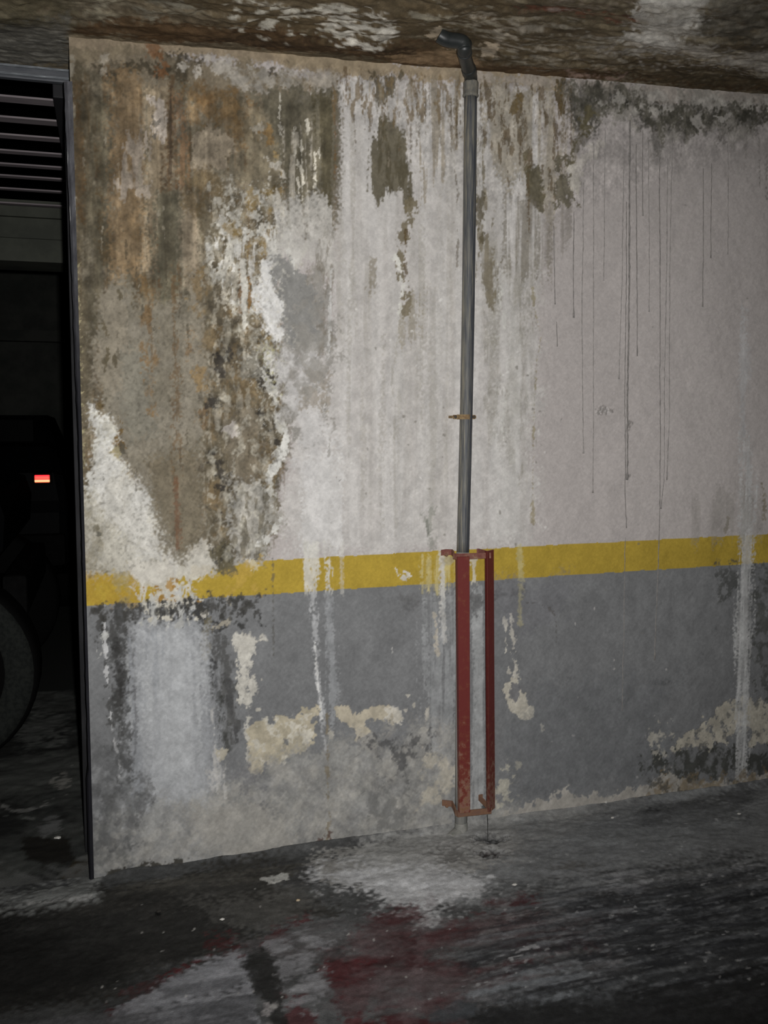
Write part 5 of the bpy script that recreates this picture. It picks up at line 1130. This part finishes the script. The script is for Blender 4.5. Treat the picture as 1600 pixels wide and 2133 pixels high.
# left upright: a shallow channel
tl, tr = onY(952.5, 1160, GY), onY(977.5, 1160, GY); bl, br = onY(957, 1694, GY), onY(979, 1694, GY)
def prism(top, bot, name, mat, parent, bev=.0012):   # plan outlines at two heights
    bm = bmesh.new(); A = [bm.verts.new(p) for p in bot]; B = [bm.verts.new(p) for p in top]; n = len(A)
    for k in range(n): bm.faces.new((A[k], A[(k+1) % n], B[(k+1) % n], B[k]))
    bm.faces.new(A[::-1]); bm.faces.new(B)
    bmesh.ops.bevel(bm, geom=bm.edges[:], offset=bev, segments=1, affect='EDGES')
    return obj(name, bm, mat, parent)
def chan(l, r, z):
    x0, x1 = l[0], r[0]; t = .004
    return [(x0, GY-.004, z), (x1, GY-.004, z), (x1, GY+.016, z), (x1-t, GY+.016, z), (x1-t, GY, z), (x0+t, GY, z), (x0+t, GY+.016, z), (x0, GY+.016, z)]
prism(chan(tl, tr, tl[2]), chan(bl, br, bl[2]), 'upright_bar', M_RED, guard)
# right upright: angle iron with its arris forward
RY = GY-.002
def ang(xl, xa, xr, z):
    t = .004
    return [(xl, RY+.013, z), (xa, RY-.004, z), (xr, RY+.030, z), (xr-t*.9, RY+.033, z), (xa, RY+.003, z), (xl+t*.6, RY+.017, z)]
rt = [onY(1010, 1148, RY+.013)[0], onY(1015, 1148, RY-.004)[0], onY(1029, 1148, RY+.030)[0]]; rb = [onY(1013.5, 1692, RY+.013)[0], onY(1019, 1692, RY-.004)[0], onY(1031.5, 1692, RY+.030)[0]]
zt_, zb_ = onY(1018, 1148, RY)[2], onY(1018, 1693, RY)[2]
prism(ang(*rt, zt_), ang(*rb, zb_), 'upright_bar', M_RED, guard, .0008)
def hoop(name, yt, yb, xs_, mat, sag):
    z0_, z1_ = onY(990, yb, GY)[2], onY(990, yt, GY)[2]; xa, xb, xc, xd, xe = xs_
    wx = onY(xa, yt, 0)[0]; wx2 = onY(xb, yt, -.004)[0]; fxl = onY(xc, yt, GY)[0]; fxr = onY(xd, yt, GY)[0]; wxr = onY(xe, yt, 0)[0]
    ml = .5*(wx2+fxl)
    pts = [(wx, -.004, sag[0]), (.5*(wx+wx2), -.006, sag[1]), (wx2, -.016, sag[1]), (wx2+.35*(fxl-wx2), -.04, .6*sag[1]), (fxl-.001, GY+.022, 0), (fxl+.003, GY+.008, sag[2]), (fxr, GY+.006, sag[3]), (fxr+.004, GY+.03, sag[3]), (fxr-.012, -.006, sag[4]), (wxr, -.004, sag[4])]
    return obj(name, strap(pts, z0_, z1_, .004), mat, guard)
hoop('strap', 1152.5, 1164.5, (918, 939, 951, 1023, 992), M_STRAP, (.004, .006, 0, 0, .004))
hoop('strap', 1688, 1700, (920, 939, 955, 1024, 1004), M_RUSTS, (.014, .012, 0, 0, .018))
for (x, y) in ((930, 1156), (931, 1679)):
    p = onY(x, y, -.008); bm = bmesh.new(); tube(bm, [(p[0], -.004, p[2]), (p[0], -.010, p[2]), (p[0], -.012, p[2])], [.006, .006, .004], 6)
    obj('bolt', bm, M_RUSTS, guard)
# thin wire hanging from the guard's corner to the floor
w0, w1 = onY(1015.5, 1697, GY), onF(1016, 1748)
bm = bmesh.new(); tube(bm, smooth_path([w0, (w0*.6+w1*.4)+np.array([.0012, 0, 0]), w1-np.array([0, 0, .006])], 8), .0009, 8)
tag(obj('wire', bm, plain_mat('dark_wire', (52, 52, 50), None, rough=.7), None, True), 'thin dark wire hanging from the red guard down to the floor', 'wire')

# ---------------------------------------------------------------- crumbs and flakes lying on the floor
M_CHIP = plain_mat('white_plaster_chip', (176, 174, 168), (200, 198, 192), (60, 60, 60), rough=.95, bump=.4)
M_CHIPY = plain_mat('ochre_mortar_crumb', (150, 128, 96), (184, 172, 150), (60, 60, 60), rough=.95, bump=.4)
M_CHIPD = plain_mat('dark_crumb', (40, 38, 36), (56, 54, 50), (60, 60, 60), rough=.95)
rng = np.random.default_rng(21)
def chip(name, px, py, size, flat, mat, label, cat, lift=0, rz=0):
    p = onF(px, py); bm = bmesh.new(); bmesh.ops.create_icosphere(bm, subdivisions=2, radius=1)
    fz = .0065+.5*size*flat
    for v in bm.verts:
        k = 1+rng.normal(0, .13); v.co = Vector((v.co.x*size*k, v.co.y*size*.62*k, max(-.7, v.co.z)*size*flat*k))
    o = obj(name, bm, mat); o.location = (p[0], p[1], p[2]+fz+lift); o.rotation_euler = (0, 0, rz)
    tag(o, label, cat); return o
chip('plaster_flake', 120, 1750, .011, .35, M_CHIP, 'small white plaster flake on the dark floor inside the opening', 'flake')
chip('plaster_flake', 1278, 1670, .016, .7, M_CHIPY, 'ochre lump of crumbled mortar at the foot of the wall', 'lump', .012, .3)
chip('plaster_flake', 1296, 1662, .012, .7, M_CHIPY, 'pale mortar crumb just behind the ochre lump', 'crumb', .014, .3)
chip('plaster_flake', 1262, 1680, .010, .6, M_CHIP, 'whitish mortar crumb just in front of the ochre lump', 'crumb', .008, .9)
chip('pebble', 621, 1881, .006, .6, M_CHIPY, 'tiny tan pebble near the pale dust patch on the floor', 'pebble')
chip('pebble', 463, 1921, .006, .6, M_CHIP, 'tiny whitish pebble on the dark damp floor', 'pebble')
chip('pebble', 331, 1904, .007, .5, M_CHIPD, 'black crumb on the dark floor below the wall corner', 'crumb')
chip('pebble', 1276, 1708, .006, .5, M_CHIP, 'small pale chip on the grey floor before the mortar lump', 'chip')
chip('pebble', 1540, 1700, .006, .5, M_CHIP, 'small pale chip on the floor by the right edge', 'chip')
chip('pebble', 1072, 1848, .007, .4, M_CHIP, 'thin white chip on dusty floor in front of the guard', 'chip')
